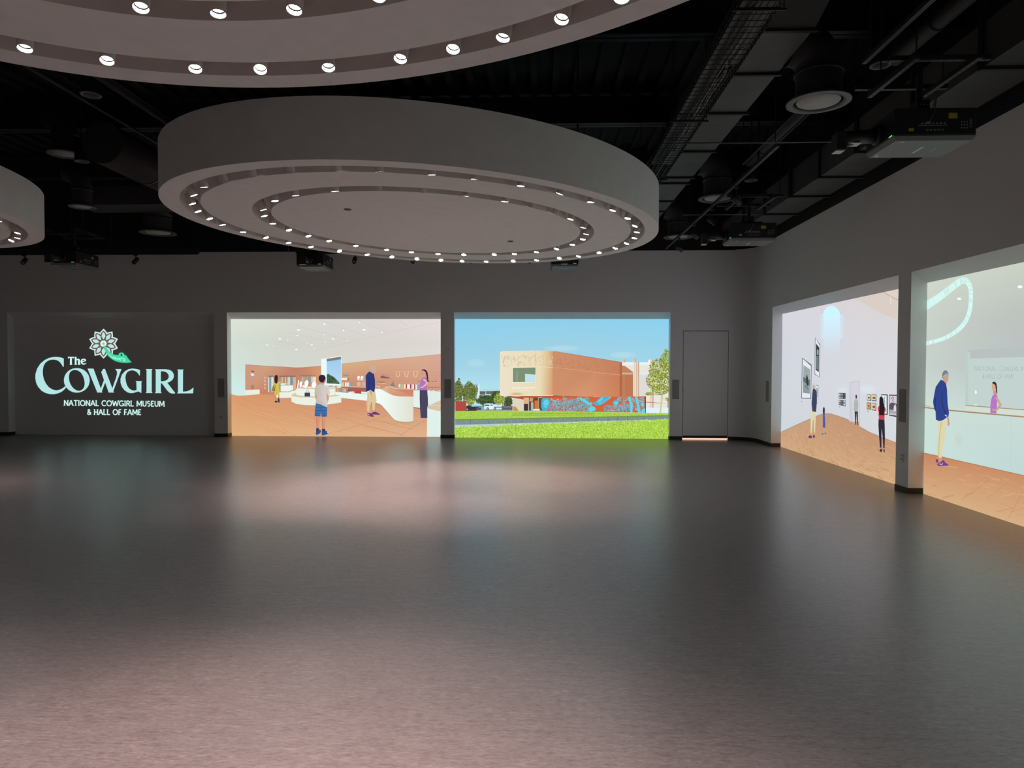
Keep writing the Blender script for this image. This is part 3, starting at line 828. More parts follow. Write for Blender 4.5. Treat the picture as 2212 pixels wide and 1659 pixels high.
class Pic:
    STEP = 0.00012
    def __init__(s, plane, s0, s1):
        s.plane, s.s0, s.s1 = plane, s0, s1
        s.val = (D if plane == 'y' else W) + REC
        s.v, s.f, s.c, s.z = [], [], [], 0.002
        s.cv = (0, 0, 1)
    def crop(s, ox, oy, k):
        s.cv = (ox, oy, k); return s
    def to(s, p):
        a, b = unproj(s.cv[0] + p[0] / s.cv[2], s.cv[1] + p[1] / s.cv[2], s.plane, s.val)
        return min(max(a, s.s0), s.s1), min(max(b, 0.0), ZS)
    def add(s, st, cols, z=None):
        n = len(s.v)
        z = s.z if z is None else z
        for (a, b), c in zip(st, cols):
            s.v.append((a, s.val - z, b) if s.plane == 'y' else (s.val - z, a, b))
            s.c.append(lin(c) + (1.0,))
        s.f.append(tuple(range(n, n + len(st))))
    def poly(s, pts, col, sm=0, cols=None):
        s.z += s.STEP
        if sm: pts = smooth_pts(pts, sm)
        s.add([s.to(p) for p in pts], cols if cols else [col] * len(pts))
    def vgrad(s, pts, c_top, c_bot, sm=0):
        if sm: pts = smooth_pts(pts, sm)
        y0, y1 = min(p[1] for p in pts), max(p[1] for p in pts)
        s.poly(pts, None, 0, [mix(c_top, c_bot, (p[1] - y0) / (y1 - y0)) for p in pts])
    def hgrad(s, pts, c_l, c_r, sm=0):
        if sm: pts = smooth_pts(pts, sm)
        x0, x1 = min(p[0] for p in pts), max(p[0] for p in pts)
        s.poly(pts, None, 0, [mix(c_l, c_r, (p[0] - x0) / (x1 - x0)) for p in pts])
    def rect(s, x0, y0, x1, y1, col):
        s.poly([(x0, y0), (x1, y0), (x1, y1), (x0, y1)], col)
    def oval(s, x, y, rx, ry, col, n=20):
        s.poly([(x + rx * math.cos(2 * PI * k / n), y + ry * math.sin(2 * PI * k / n)) for k in range(n)], col)
    def glow(s, x, y, rx, ry, c0, c1, n=24):
        """soft blot: colour c0 in the middle, c1 at the rim"""
        s.z += s.STEP
        rings = [(0.35, 0.75), (0.7, 0.3), (1.0, 0.0)]
        prev = None
        for r, t in rings:
            ring = [(x + rx * r * math.cos(2 * PI * k / n), y + ry * r * math.sin(2 * PI * k / n)) for k in range(n)]
            c = mix(c1, c0, t)
            if prev is None:
                s.add([s.to(p) for p in ring], [c] * n)
            else:
                for k in range(n):
                    k2 = (k + 1) % n
                    s.add([s.to(prev[0][k]), s.to(prev[0][k2]), s.to(ring[k2]), s.to(ring[k])], [prev[1], prev[1], c, c])
            prev = (ring, c)
    def line(s, pts, wd, col, up=True):
        """stroke; wd is one width or one per point"""
        ws = wd if isinstance(wd, (list, tuple)) else [wd] * len(pts)
        if up: s.z += s.STEP
        L, R = [], []
        for i, p in enumerate(pts):
            a, b = pts[max(i - 1, 0)], pts[min(i + 1, len(pts) - 1)]
            dx, dy = b[0] - a[0], b[1] - a[1]
            q = math.hypot(dx, dy) or 1
            nx, ny = -dy / q * ws[i] / 2, dx / q * ws[i] / 2
            L.append((p[0] + nx, p[1] + ny)); R.append((p[0] - nx, p[1] - ny))
        for i in range(len(pts) - 1):
            s.add([s.to(L[i]), s.to(L[i + 1]), s.to(R[i + 1]), s.to(R[i])], [col] * 4)
    def curve(s, pts, wd, col, n=5, up=True):
        """smooth open stroke through pts"""
        P = [pts[0]] + list(pts) + [pts[-1]]
        ws = wd if isinstance(wd, (list, tuple)) else [wd] * len(pts)
        out, wo = [], []
        for i in range(1, len(P) - 2):
            for k in range(n):
                t = k / n
                out.append(tuple(0.5 * ((2 * b) + (-a + c) * t + (2 * a - 5 * b + 4 * c - d) * t * t + (-a + 3 * b - 3 * c + d) * t ** 3) for a, b, c, d in zip(P[i - 1], P[i], P[i + 1], P[i + 2])))
                wo.append(ws[i - 1] + (ws[i] - ws[i - 1]) * t)
        out.append(pts[-1]); wo.append(ws[-1])
        s.line(out, wo, col, up)
    def scatter(s, n, inside, size, cols, seed, jitter=0.5, lo=0, levels=12, aspect=1.0):
        """many small leaf-like flecks; inside() gives a point"""
        rg = random.Random(seed)
        z0 = s.z
        for i in range(n):
            x, y = inside(rg)
            a = rg.uniform(0, PI)
            r = size * rg.uniform(1 - jitter, 1 + jitter)
            c = rg.choice(cols)
            pts = [(x + r * math.cos(a), y + aspect * r * math.sin(a)), (x + r * 0.5 * math.cos(a + 1.57), y + aspect * r * 0.5 * math.sin(a + 1.57)),
                   (x - r * math.cos(a), y - aspect * r * math.sin(a)), (x - r * 0.5 * math.cos(a + 1.57), y - aspect * r * 0.5 * math.sin(a + 1.57))]
            s.add([s.to(p) for p in pts], [c] * 4, z0 + s.STEP * (1 + (i * levels // n) + (i % 7) * 0.13))
        s.z = z0 + s.STEP * (levels + 2)
    def fill(s, rows):
        """background: rows of colours over the whole picture, top row first, bilinear"""
        s.z += s.STEP
        nr, nc = len(rows), len(rows[0])
        K = 4
        def colr(i, j):
            i = min(max(i, 0), nr - 1.0001); j = min(max(j, 0), nc - 1.0001)
            a, b = int(i), int(j)
            return mix(mix(rows[a][b], rows[a][b + 1], j - b), mix(rows[a + 1][b], rows[a + 1][b + 1], j - b), i - a)
        for i in range((nr - 1) * K):
            for j in range((nc - 1) * K):
                q, cc = [], []
                for di, dj in ((0, 0), (0, 1), (1, 1), (1, 0)):
                    fi, fj = (i + di) / K, (j + dj) / K
                    u = fj / (nc - 1)
                    # picture left edge: s0 on the back wall, s1 (far end) on the right wall
                    st = s.s0 + (s.s1 - s.s0) * u if s.plane == 'y' else s.s1 + (s.s0 - s.s1) * u
                    q.append((st, ZS * (1 - fi / (nr - 1)))); cc.append(colr(fi, fj))
                s.add(q, cc)
    def build(s, parent):
        me = bpy.data.meshes.new('projected_picture')
        org = parent.location
        me.from_pydata([tuple(Vector(v) - org) for v in s.v], [], s.f)
        at = me.color_attributes.new('Col', 'FLOAT_COLOR', 'POINT')
        flat = [x for c in s.c for x in c]
        at.data.foreach_set('color', flat)
        me.materials.append(M_PIC)
        o = bpy.data.objects.new('projected_picture', me); COL.objects.link(o); o.parent = parent
        return o

# stroke letters in a unit box, y down; each is (width, [strokes])
def arc(cx, cy, rx, ry, a0, a1, n=12):
    return [(cx + rx * math.cos(math.radians(a0 + (a1 - a0) * k / n)), cy + ry * math.sin(math.radians(a0 + (a1 - a0) * k / n))) for k in range(n + 1)]
GL = {
    'N': (0.80, [[(0.08, 1), (0.08, 0), (0.72, 1), (0.72, 0)]]),
    'A': (0.86, [[(0.02, 1), (0.43, 0), (0.84, 1)], [(0.2, 0.66), (0.66, 0.66)]]),
    'T': (0.72, [[(0.0, 0.05), (0.72, 0.05)], [(0.36, 0), (0.36, 1)]]),
    'I': (0.26, [[(0.13, 0), (0.13, 1)]]),
    'O': (1.0, [arc(0.5, 0.5, 0.44, 0.46, 0, 360, 20)]),
    'L': (0.60, [[(0.1, 0), (0.1, 0.95), (0.58, 0.95)]]),
    'C': (0.84, [arc(0.5, 0.5, 0.44, 0.46, -48, -312, 18)]),
    'W': (1.16, [[(0.02, 0), (0.3, 1), (0.58, 0.1), (0.86, 1), (1.14, 0)]]),
    'G': (0.92, [arc(0.5, 0.5, 0.44, 0.46, -48, -335, 18), [(0.55, 0.58), (0.86, 0.58), (0.86, 0.95)]]),
    'R': (0.72, [[(0.1, 1), (0.1, 0.05), (0.38, 0.05)] + arc(0.38, 0.28, 0.24, 0.23, -90, 90, 8) + [(0.1, 0.51)], [(0.34, 0.52), (0.7, 1)]]),
    'M': (1.02, [[(0.08, 1), (0.12, 0), (0.51, 0.8), (0.9, 0), (0.94, 1)]]),
    'U': (0.78, [[(0.1, 0), (0.1, 0.65)] + arc(0.39, 0.65, 0.29, 0.31, 180, 0, 8) + [(0.68, 0)]]),
    'S': (0.60, [arc(0.3, 0.27, 0.22, 0.22, -40, -270, 10) + arc(0.3, 0.72, 0.24, 0.24, -90, 140, 10)]),
    'E': (0.60, [[(0.56, 0.05), (0.1, 0.05), (0.1, 0.95), (0.57, 0.95)], [(0.1, 0.48), (0.46, 0.48)]]),
    'F': (0.58, [[(0.56, 0.05), (0.1, 0.05), (0.1, 1)], [(0.1, 0.5), (0.46, 0.5)]]),
    'H': (0.80, [[(0.1, 0), (0.1, 1)], [(0.7, 0), (0.7, 1)], [(0.1, 0.5), (0.7, 0.5)]]),
    'D': (0.80, [[(0.1, 0.02), (0.1, 0.98), (0.35, 0.98)] + arc(0.35, 0.5, 0.36, 0.46, 90, -90, 10) + [(0.1, 0.04)]]),
    '&': (0.80, [[(0.74, 0.95), (0.2, 0.3)] + arc(0.34, 0.2, 0.17, 0.16, 160, 400, 8) + [(0.2, 0.55)] + arc(0.32, 0.74, 0.24, 0.22, 220, 40, 8) + [(0.72, 0.5)]]),
    ' ': (0.34, []),
}
def text(pic, string, x0, y0, x1, y1, hgt, wd, col, serif=True):
    """baseline runs from (x0, y0) to (x1, y1) in the current crop"""
    sp = 0.10
    tot = sum(GL[c][0] + sp for c in string) - sp
    k = (x1 - x0) / tot
    pos = 0.0
    pic.z += pic.STEP
    for c in string:
        wch, strokes = GL[c]
        def tp(p):
            x = x0 + (pos + p[0]) * k
            t = (x - x0) / (x1 - x0)
            return (x, y0 + (y1 - y0) * t - (1 - p[1]) * hgt)
        for st in strokes:
            for p_, q_ in zip(st[:-1], st[1:]):
                pic.line([tp(p_), tp(q_)], wd, col, up=False)
            if serif and len(st) < 8:
                for e in (st[0], st[-1]):
                    if e[1] in (0, 1):
                        a = tp((e[0], e[1]))
                        yy = a[1] + (wd * 0.22 if e[1] == 0 else -wd * 0.22)
                        pic.line([(a[0] - wd * 0.95, yy), (a[0] + wd * 0.95, yy)], wd * 0.45, col, up=False)
        pos += wch + sp

def screen(name, pic, label):
    if pic.plane == 'y':
        o = empty(name, ((pic.s0 + pic.s1) / 2, D + REC, 0.0))
        pn = MB().box(pic.s0 + 0.003 - o.location.x, pic.s1 - 0.003 - o.location.x, -0.0015, -0.0002, 0.002, ZS - 0.003)
    else:
        o = empty(name, (W + REC, (pic.s0 + pic.s1) / 2, 0.0))
        pn = MB().box(-0.0015, -0.0002, pic.s0 + 0.003 - o.location.y, pic.s1 - 0.003 - o.location.y, 0.002, ZS - 0.003)
    tag(o, label, 'projected picture')
    pn.build('screen_surface', M_WALL, o)
    pic.build(o)
    return o

# ---------------------------------------------------------------- logo on the left recess
P = Pic('y', BACK_OPEN[0][0], BACK_OPEN[0][1])
AQ = (172, 219, 218)
AQ2 = (196, 236, 230)
P.crop(70, 750, 11.06)
def both(pts, sm=0):
    P.poly(pts, AQ, sm)
both([(750, 270), (700, 250), (620, 235), (520, 232), (400, 255), (290, 310), (190, 395), (115, 510), (75, 640), (72, 740), (90, 850), (140, 950), (220, 1040), (320, 1095), (430, 1122), (520, 1122), (620, 1100), (700, 1065), (760, 1015), (805, 965), (785, 930), (740, 970), (680, 1005), (620, 1025), (560, 1030), (480, 1010), (400, 960), (330, 880), (280, 780), (252, 670), (248, 560), (265, 460), (310, 375), (370, 325), (440, 300), (520, 295), (590, 310), (650, 350), (695, 405), (735, 470), (750, 468)])
inn = smooth_pts([(1020, 545), (1090, 560), (1160, 610), (1210, 690), (1240, 780), (1250, 860), (1240, 940), (1205, 1000), (1150, 1035), (1095, 1040), (1020, 1010), (950, 945), (900, 860), (877, 770), (875, 690), (890, 620), (930, 570), (975, 550)], 3)
out = []
for x, y in inn:
    a = math.atan2((y - 792) / 293, (x - 1062) / 308)
    out.append((1062 + 308 * math.cos(a), 792 + 293 * math.sin(a)))
P.z += P.STEP
for i in range(len(inn)):
    j = (i + 1) % len(inn)
    P.add([P.to(inn[i]), P.to(inn[j]), P.to(out[j]), P.to(out[i])], [AQ] * 4)
def l2(x, y):                                   # other zoom of the same wall, in the first zoom's units
    return ((240 + x / 11.957 - 70) * 11.06, (780 + y / 11.957 - 750) * 11.06)
both([(1320, 512), (1460, 512), (1635, 985), (1712, 785), (1645, 595), (1695, 518), (1735, 520), (1912, 985)] + [l2(*q) for q in ((35, 705), (95, 530), (130, 430), (155, 330), (150, 260), (110, 205), (270, 205), (60, 770), (72, 812))] + [(1825, 1082), (1740, 845), (1660, 1050), (1672, 1082), (1552, 1082)])
P.crop(240, 780, 11.957)
both([(750, 235), (680, 207), (570, 193), (460, 205), (360, 260), (285, 345), (245, 450), (245, 560), (280, 660), (340, 745), (420, 805), (500, 828), (560, 825), (620, 810), (690, 785), (740, 795), (780, 828), (783, 815), (783, 545), (805, 518), (635, 518), (655, 550), (660, 750), (600, 762), (530, 750), (460, 700), (410, 620), (380, 520), (370, 420), (385, 340), (430, 275), (490, 245), (550, 237), (610, 250), (660, 280), (700, 320), (735, 375), (742, 375)])
both([(895, 207), (1068, 207), (1050, 235), (1050, 790), (1072, 825), (895, 825), (918, 795), (918, 235)])
both([(1135, 212), (1285, 212), (1285, 790), (1305, 828), (1135, 828), (1155, 795), (1155, 240)])
both([(1285, 212), (1420, 212), (1510, 228), (1580, 270), (1620, 340), (1620, 420), (1580, 490), (1510, 540), (1450, 555), (1320, 575), (1285, 575), (1285, 525), (1380, 515), (1450, 485), (1490, 430), (1490, 370), (1455, 310), (1400, 275), (1340, 262), (1285, 262)])
both([(1310, 570), (1450, 555), (1660, 830), (1630, 838), (1570, 838), (1520, 820), (1470, 780)])
both([(1705, 218), (1878, 218), (1858, 245), (1855, 790), (1950, 785), (2030, 755), (2090, 715), (2120, 685), (2128, 690), (2118, 832), (1708, 835), (1730, 800), (1728, 245)])
P.crop(70, 750, 11.06)
T2 = AQ2
P.poly([(850, 230), (995, 232), (990, 275), (975, 258), (945, 255), (945, 395), (955, 420), (895, 420), (900, 395), (900, 255), (875, 258), (855, 275)], T2)
P.poly([(1010, 230), (1055, 232), (1055, 290), (1085, 275), (1120, 280), (1140, 310), (1140, 395), (1150, 420), (1085, 420), (1092, 395), (1092, 320), (1075, 305), (1055, 315), (1055, 395), (1065, 420), (1008, 420), (1015, 395), (1015, 255)], T2)
P.curve([(1195, 350), (1268, 318), (1255, 294), (1225, 288), (1190, 302), (1174, 345), (1192, 388), (1232, 404), (1290, 382)], [16, 26, 24, 24, 34, 38, 34, 28, 8], T2)
P.crop(0, 0, 1)
text(P, 'NATIONAL COWGIRL MUSEUM', 138.5, 876.3, 355.5, 878.2, 11.9, 2.0, AQ2)
text(P, '& HALL OF FAME', 188.5, 896.0, 305.0, 896.4, 11.9, 2.0, AQ2)
# flower and boot-spur stem
P.crop(180, 700, 18.43)
FC = (810, 780)
def petal(R0, R1, wd, col, k, peak=0.6):
    a = math.radians(-90 + 36 * k)
    ax = (math.cos(a), math.sin(a)); bx = (-ax[1], ax[0])
    pts = []
    for t, q in ((0, 0), (0.25, 0.62), (peak * 0.8, 0.97), (peak, 1.0), (0.82, 0.62), (1, 0)):
        pts.append((t, q))
    ring = [(FC[0] + ax[0] * (R0 + (R1 - R0) * t) + bx[0] * wd * q, FC[1] + ax[1] * (R0 + (R1 - R0) * t) + bx[1] * wd * q) for t, q in pts]
    ring += [(FC[0] + ax[0] * (R0 + (R1 - R0) * t) - bx[0] * wd * q, FC[1] + ax[1] * (R0 + (R1 - R0) * t) - bx[1] * wd * q) for t, q in reversed(pts[1:-1])]
    P.poly(ring, col)
for k in range(10): petal(0, 595, 163, (207, 232, 224), k, 0.66)
P.oval(FC[0], FC[1], 330, 330, (96, 84, 90))
for k in range(10): petal(100, 525, 128, (96, 84, 90), k, 0.55)
for k in range(10): petal(165, 465, 74, (186, 218, 208), k, 0.5)
star = []
for k in range(28):
    a = PI * k / 14; r = 148 if k % 2 == 0 else 108
    star.append((FC[0] + r * math.cos(a), FC[1] + r * math.sin(a)))
P.poly(star, (212, 240, 232))
P.oval(FC[0], FC[1], 52, 52, (160, 190, 88))
GR = (72, 204, 158)
P.poly([(815, 870), (880, 850), (940, 950), (1050, 1100), (1180, 1200), (1290, 1235), (1410, 1240), (1420, 1190), (1460, 1150), (1520, 1135), (1580, 1145), (1630, 1190), (1645, 1250), (1705, 1250), (1780, 1370), (1925, 1525), (1700, 1545), (1500, 1530), (1300, 1480), (1150, 1400), (1030, 1300), (940, 1200), (880, 1080), (840, 960)], GR)
P.oval(1525, 1230, 40, 40, (30, 70, 58))
LG = (150, 246, 222)
P.curve([(980, 1150), (1080, 1260), (1200, 1350), (1320, 1390), (1450, 1395), (1490, 1455)], [8, 26, 36, 40, 30, 30], LG)
P.curve([(1320, 1390), (1440, 1370), (1560, 1360), (1640, 1400), (1645, 1455), (1610, 1480), (1580, 1455)], [30, 30, 32, 34, 34, 30, 26], LG)
P.curve([(1210, 1275), (1240, 1320), (1280, 1350), (1330, 1325)], [30, 24, 24, 14], LG)
screen('logo_projection', P, 'museum logo with flower and pale blue lettering projected on the dark left recess')
# ---------------------------------------------------------------- museum shop picture
P = Pic('y', BACK_OPEN[1][0], BACK_OPEN[1][1])
w1, w2, w3 = (206, 208, 198), (214, 207, 203), (206, 226, 220)
P.fill([[(212, 216, 204), (208, 210, 200), (209, 206, 202), (212, 205, 203), (220, 211, 208)],
        [(202, 212, 202), (200, 203, 194), (204, 202, 196), (208, 202, 197), (212, 206, 202)],
        [(200, 216, 208), (202, 206, 196), (206, 206, 196), (208, 206, 200), (212, 214, 208)],
        [(196, 226, 224), (204, 220, 212), (206, 216, 206), (208, 222, 216), (210, 222, 216)],
        [(204, 230, 226), (205, 224, 218), (205, 222, 214), (206, 222, 218), (208, 224, 218)],
        [(200, 224, 220), (205, 222, 216), (205, 222, 214), (206, 222, 216), (208, 224, 218)]])
P.crop(500, 680, 4.862)
for a in (((630, 95), (1240, 270)), ((900, 50), (1410, 222)), ((1330, 52), (1620, 180)), ((1755, 52), (1850, 115)), ((600, 180), (1000, 280)), ((490, 280), (700, 320))):
    P.line(a, 3, (186, 188, 180))
P.line([(850, 378), (1240, 290), (1700, 175), (2200, 75)], 4, (196, 194, 184))
for x, y, r in ((705, 160, 17), (1393, 158, 18), (508, 253, 14), (1068, 252, 14), (374, 317, 12), (844, 316, 12), (682, 365, 14)): P.oval(x, y, r, r * 0.42, (244, 250, 244))
for x, y, r in ((978, 98, 9), (1178, 163, 8), (1345, 83, 7), (1580, 184, 7), (694, 219, 7), (976, 208, 6), (983, 283, 6), (592, 264, 5), (796, 300, 5), (438, 327, 4), (543, 358, 4), (1217, 272, 5), (870, 358, 4), (665, 328, 4)): P.oval(x, y, r, r, (248, 252, 246), 10)
for x, y in ((1455, 118), (1090, 225), (1072, 288), (805, 232), (498, 290), (540, 335), (780, 372), (665, 315)): P.line([(x, y), (x, y + 24)], 3, (188, 188, 180))
# floor
P.crop(500, 760, 8.97)
P.poly([(0, 815), (60, 838), (150, 848), (265, 845), (560, 820), (900, 830), (1740, 880), (2130, 880), (2600, 945), (2900, 985), (4100, 1100), (4100, 1700), (0, 1700)], None, 0,
       [(210, 150, 108), (210, 150, 108), (209, 148, 106), (207, 146, 104), (202, 140, 102), (204, 142, 104), (205, 144, 108), (205, 142, 106), (204, 138, 102), (202, 138, 106), (200, 148, 120), (214, 170, 136), (214, 168, 120)])
rg = random.Random(5)
for k in range(150):
    x, y = rg.uniform(0, 4000), rg.uniform(900, 1640)
    ln = rg.uniform(120, 420) * (0.5 + (y - 850) / 800)
    sl = 0.33 if x < 2300 else 0.20
    c = mix((205, 146, 104), (214, 168, 124), min(1, max(0, (y - 850) / 800))); c = mix(c, rg.choice([(226, 178, 132), (192, 130, 90)]), 0.22)
    P.line([(x, y), (x + ln, y + ln * sl)], rg.uniform(4, 16) * (0.4 + (y - 850) / 700), c, up=(k % 10 == 0))
for a in (((20, 920), (530, 1190)), ((180, 890), (700, 1080)), ((420, 980), (1100, 1120)), ((10, 1180), (130, 1255)), ((1000, 1500), (1250, 1620)), ((1300, 1060), (1640, 1140))):
    P.line(a, 6, (200, 140, 98))
P.crop(725, 760, 8.97)
for a in (((0, 1560), (520, 1400), (980, 1230)), ((1260, 1620), (1500, 1450), (1760, 1320)), ((0, 1265), (500, 1400), (1330, 1620)), ((740, 1320), (1500, 1500)), ((0, 1090), (560, 1160))):
    P.line(a, 7, (192, 132, 96))
# terracotta walls
P.crop(500, 760, 8.97)
P.poly([(270, 248), (700, 275), (1000, 292), (1250, 307), (1400, 303), (1740, 275), (1740, 900), (900, 830), (560, 822), (270, 835)], None, 0,
       [(196, 148, 122), (198, 150, 124), (192, 140, 116), (184, 124, 104), (188, 128, 102), (206, 150, 112), (200, 140, 104), (192, 128, 104), (192, 126, 98), (198, 142, 112)])
P.line([(270, 248), (700, 275), (1000, 292), (1250, 307), (1400, 303), (1740, 275)], 7, (172, 120, 98))
P.crop(725, 760, 8.97)
P.poly([(112, 235), (800, 160), (1500, 100), (2050, 45), (2050, 770), (1500, 740), (112, 690)], None, 0,
       [(206, 166, 130), (206, 164, 128), (208, 164, 136), (206, 160, 146), (200, 146, 126), (198, 142, 118), (192, 134, 108)])
P.line([(112, 235), (800, 160), (1500, 100), (2050, 45)], 7, (180, 140, 118))
for y in (420, 470, 520, 560): P.line([(600 + (y - 420), y), (2050, y - 20)], 3, (184, 134, 112))
# window
P.crop(500, 760, 8.97)
P.poly([(1745, 140), (2135, 75), (2135, 655), (1745, 640)], (222, 240, 240))
P.poly([(1850, 135), (2126, 92), (2126, 628), (1850, 612)], (128, 118, 114))
P.vgrad([(1850, 188), (2126, 145), (2126, 628), (1850, 612)], (150, 196, 226), (176, 208, 236))
P.poly([(1850, 440), (1885, 425), (1920, 455), (1960, 470), (2000, 500), (2040, 540), (2080, 590), (2100, 622), (1850, 612)], (58, 84, 58))
P.scatter(120, lambda g: (lambda x: (x, g.uniform(445 + max(0, x - 1900) * 0.75, 612)))(g.uniform(1852, 2085)), 13, [(44, 68, 46), (80, 112, 74), (62, 92, 62), (98, 128, 84)], 3)
# left plinth and wall things
P.poly([(270, 740), (400, 733), (550, 730), (552, 818), (400, 832), (270, 836)], (222, 228, 212))
P.line([(270, 738), (550, 728)], 8, (188, 170, 140))
P.poly([(385, 362), (450, 372), (440, 392), (400, 388)], (104, 74, 62))
P.poly([(375, 425), (405, 420), (440, 428), (445, 455), (415, 468), (385, 455)], (226, 222, 206), 2)
P.poly([(375, 485), (450, 488), (445, 545), (378, 540)], (172, 150, 170))
for x in (382, 405, 430): P.poly([(x, 640), (x + 12, 640), (x + 14, 722), (x - 4, 722)], (150, 118, 98))
for y in (495, 560, 630, 697): P.curve([(635, y - 12), (652, y + 10), (672, y - 10)], 9, (214, 202, 188)); P.line([(640, y + 22), (668, y + 22)], 8, (206, 192, 178))
def rack(x0, x1, y0, y1, cols, seed):
    rr = random.Random(seed); n = len(cols); d = (x1 - x0) / n
    for i, c in enumerate(cols):
        xx = x0 + i * d; b = y1 - rr.uniform(0, 20)
        P.poly([(xx + d * 0.3, y0), (xx + d * 0.7, y0), (xx + d * 1.05, y0 + 40), (xx + d * 1.0, b), (xx, b), (xx, y0 + 40)], c)
        P.line([(xx + d * 0.2, y0 + 4), (xx + d * 0.5, y0 - 22), (xx + d * 0.8, y0 + 2)], 7, (70, 56, 62))
rack(715, 820, 480, 785, [(214, 208, 192), (104, 150, 166), (120, 162, 176), (212, 218, 206), (218, 210, 188)], 1)
rack(930, 1250, 480, 735, [(120, 150, 158), (186, 150, 118), (206, 178, 146), (168, 128, 104), (214, 180, 140), (170, 134, 110), (204, 196, 176), (212, 206, 186), (92, 138, 158), (112, 150, 166), (196, 166, 140), (214, 176, 136)], 2)
rack(1335, 1640, 472, 610, [(176, 138, 112), (196, 168, 142), (186, 154, 128), (148, 146, 144), (176, 160, 146), (136, 140, 142), (150, 150, 150), (206, 192, 168), (216, 212, 194), (224, 220, 204)], 3)
# back table
P.poly([(960, 612), (1040, 608), (1118, 616), (1118, 650), (960, 652)], (214, 222, 210))
P.poly([(1045, 618), (1116, 620), (1116, 642), (1045, 640)], (176, 172, 162))
P.poly([(960, 655), (1120, 650), (1200, 645), (1202, 735), (1110, 768), (960, 766)], (224, 234, 226))
P.line([(960, 655), (1120, 652), (1200, 645)], 9, (196, 176, 148))
P.poly([(870, 850), (945, 778), (1120, 775), (1255, 735), (1275, 800), (1168, 850), (1168, 884), (1050, 892), (945, 890), (880, 880)], (224, 230, 218))
P.line([(945, 778), (1120, 775), (1255, 737)], 10, (200, 182, 152))
# front round table
P.poly([(1165, 850), (1190, 810), (1260, 790), (2010, 800), (2130, 838), (2132, 985), (2063, 1000), (1870, 1024), (1650, 1038), (1450, 1036), (1260, 1012), (1170, 968)], (224, 230, 216))
P.poly([(1165, 850), (1190, 815), (1260, 795), (2010, 805), (2132, 835), (2060, 858), (1850, 878), (1600, 886), (1350, 882), (1220, 868)], (206, 192, 164))
P.line([(1168, 968), (1260, 1012), (1450, 1036), (1650, 1038), (1870, 1024), (2130, 985)], 7, (150, 150, 118))
P.poly([(1258, 708), (1640, 722), (2010, 712), (2010, 832), (1880, 850), (1640, 862), (1400, 854), (1262, 832)], (226, 232, 220))
P.poly([(1258, 708), (1300, 692), (1640, 684), (1990, 696), (2010, 712), (1640, 726)], (206, 190, 164))
for pts in ([(1280, 690), (1300, 560), (1315, 545), (1318, 570), (1300, 690)], [(1335, 690), (1325, 610), (1352, 572), (1378, 590), (1375, 640), (1352, 695)], [(1430, 690), (1422, 590), (1470, 545), (1502, 590), (1470, 690)], [(1570, 690), (1560, 620), (1605, 575), (1650, 610), (1640, 690)], [(1380, 680), (1400, 640), (1440, 690)], [(1480, 690), (1500, 672), (1560, 680), (1560, 694)]):
    P.poly(pts, (238, 244, 240), 2)
P.poly([(1425, 790), (1530, 790), (1533, 866), (1422, 866)], (58, 62, 90))
P.curve([(1455, 790), (1465, 758), (1480, 748), (1500, 760), (1508, 790)], 6, (80, 78, 96))
for x0, x1 in ((1880, 1980), (1995, 2060)): P.poly([(x0, 690), (x0 + 20, 660), (x1 - 20, 655), (x1, 690)], (196, 160, 128), 2)
P.line([(1890, 692), (1985, 688)], 14, (230, 222, 208))
# low wall counter, books, shelves
P.crop(725, 760, 8.97)
P.poly([(0, 775), (300, 798), (612, 822), (612, 948), (112, 890), (112, 842), (0, 832)], (222, 236, 230))
P.poly([(112, 690), (600, 690), (600, 820), (290, 795), (112, 782)], (158, 94, 82))
P.poly([(0, 700), (112, 700), (112, 780), (0, 772)], (176, 120, 96))
rr = random.Random(8)
bc = [(206, 196, 170), (140, 128, 112), (214, 206, 190), (180, 150, 110), (96, 110, 140), (188, 176, 156), (210, 186, 140), (150, 140, 130)]
for i in range(24):
    x = i * 10.2; P.line([(x, 700 + rr.uniform(-8, 12)), (x, 778)], 9, rr.choice(bc), up=(i % 6 == 0))
P.poly([(236, 735), (280, 740), (285, 790), (240, 785)], (70, 84, 140))
P.poly([(250, 770), (360, 768), (380, 795), (255, 795)], (226, 222, 212))
P.poly([(370, 775), (420, 755), (495, 755), (500, 795), (370, 795)], (196, 60, 60))
P.poly([(500, 770), (605, 775), (605, 815), (505, 808)], (226, 230, 222))
P.line([(112, 668), (600, 686)], 18, (214, 182, 148)); P.line([(112, 682), (600, 700)], 8, (150, 100, 84))
bc = [(206, 186, 84), (222, 214, 170), (190, 130, 110), (238, 240, 236), (216, 200, 188), (226, 238, 236), (150, 180, 186), (128, 158, 172), (120, 150, 165)]
for i in range(9): P.line([(126 + i * 24, 592), (126 + i * 24, 666)], 22, bc[i], up=(i == 0))
for x0, x1, y0, y1, c in ((155, 250, 415, 460, (150, 160, 160)), (125, 230, 505, 545, (232, 230, 214)), (240, 265, 512, 548, (150, 100, 84)), (420, 490, 585, 660, (208, 176, 152)), (515, 585, 585, 665, (204, 168, 144)), (815, 875, 590, 612, (222, 190, 160)), (885, 975, 590, 615, (222, 190, 160))): P.rect(x0, y0, x1, y1, c)
P.line([(150, 462), (265, 458)], 12, (160, 108, 90)); P.line([(812, 585), (970, 588)], 12, (78, 56, 62)); P.line([(430, 545), (555, 545)], 10, (238, 236, 228))
for x in (455, 520): P.poly([(x - 28, 500), (x - 15, 465), (x + 22, 480), (x + 25, 500), (x, 522), (x, 538), (x - 20, 535)], (240, 244, 238), 2)
P.poly([(875, 480), (905, 460), (1000, 490), (1055, 500), (1050, 516), (880, 510)], (140, 84, 92))
rr = random.Random(9)
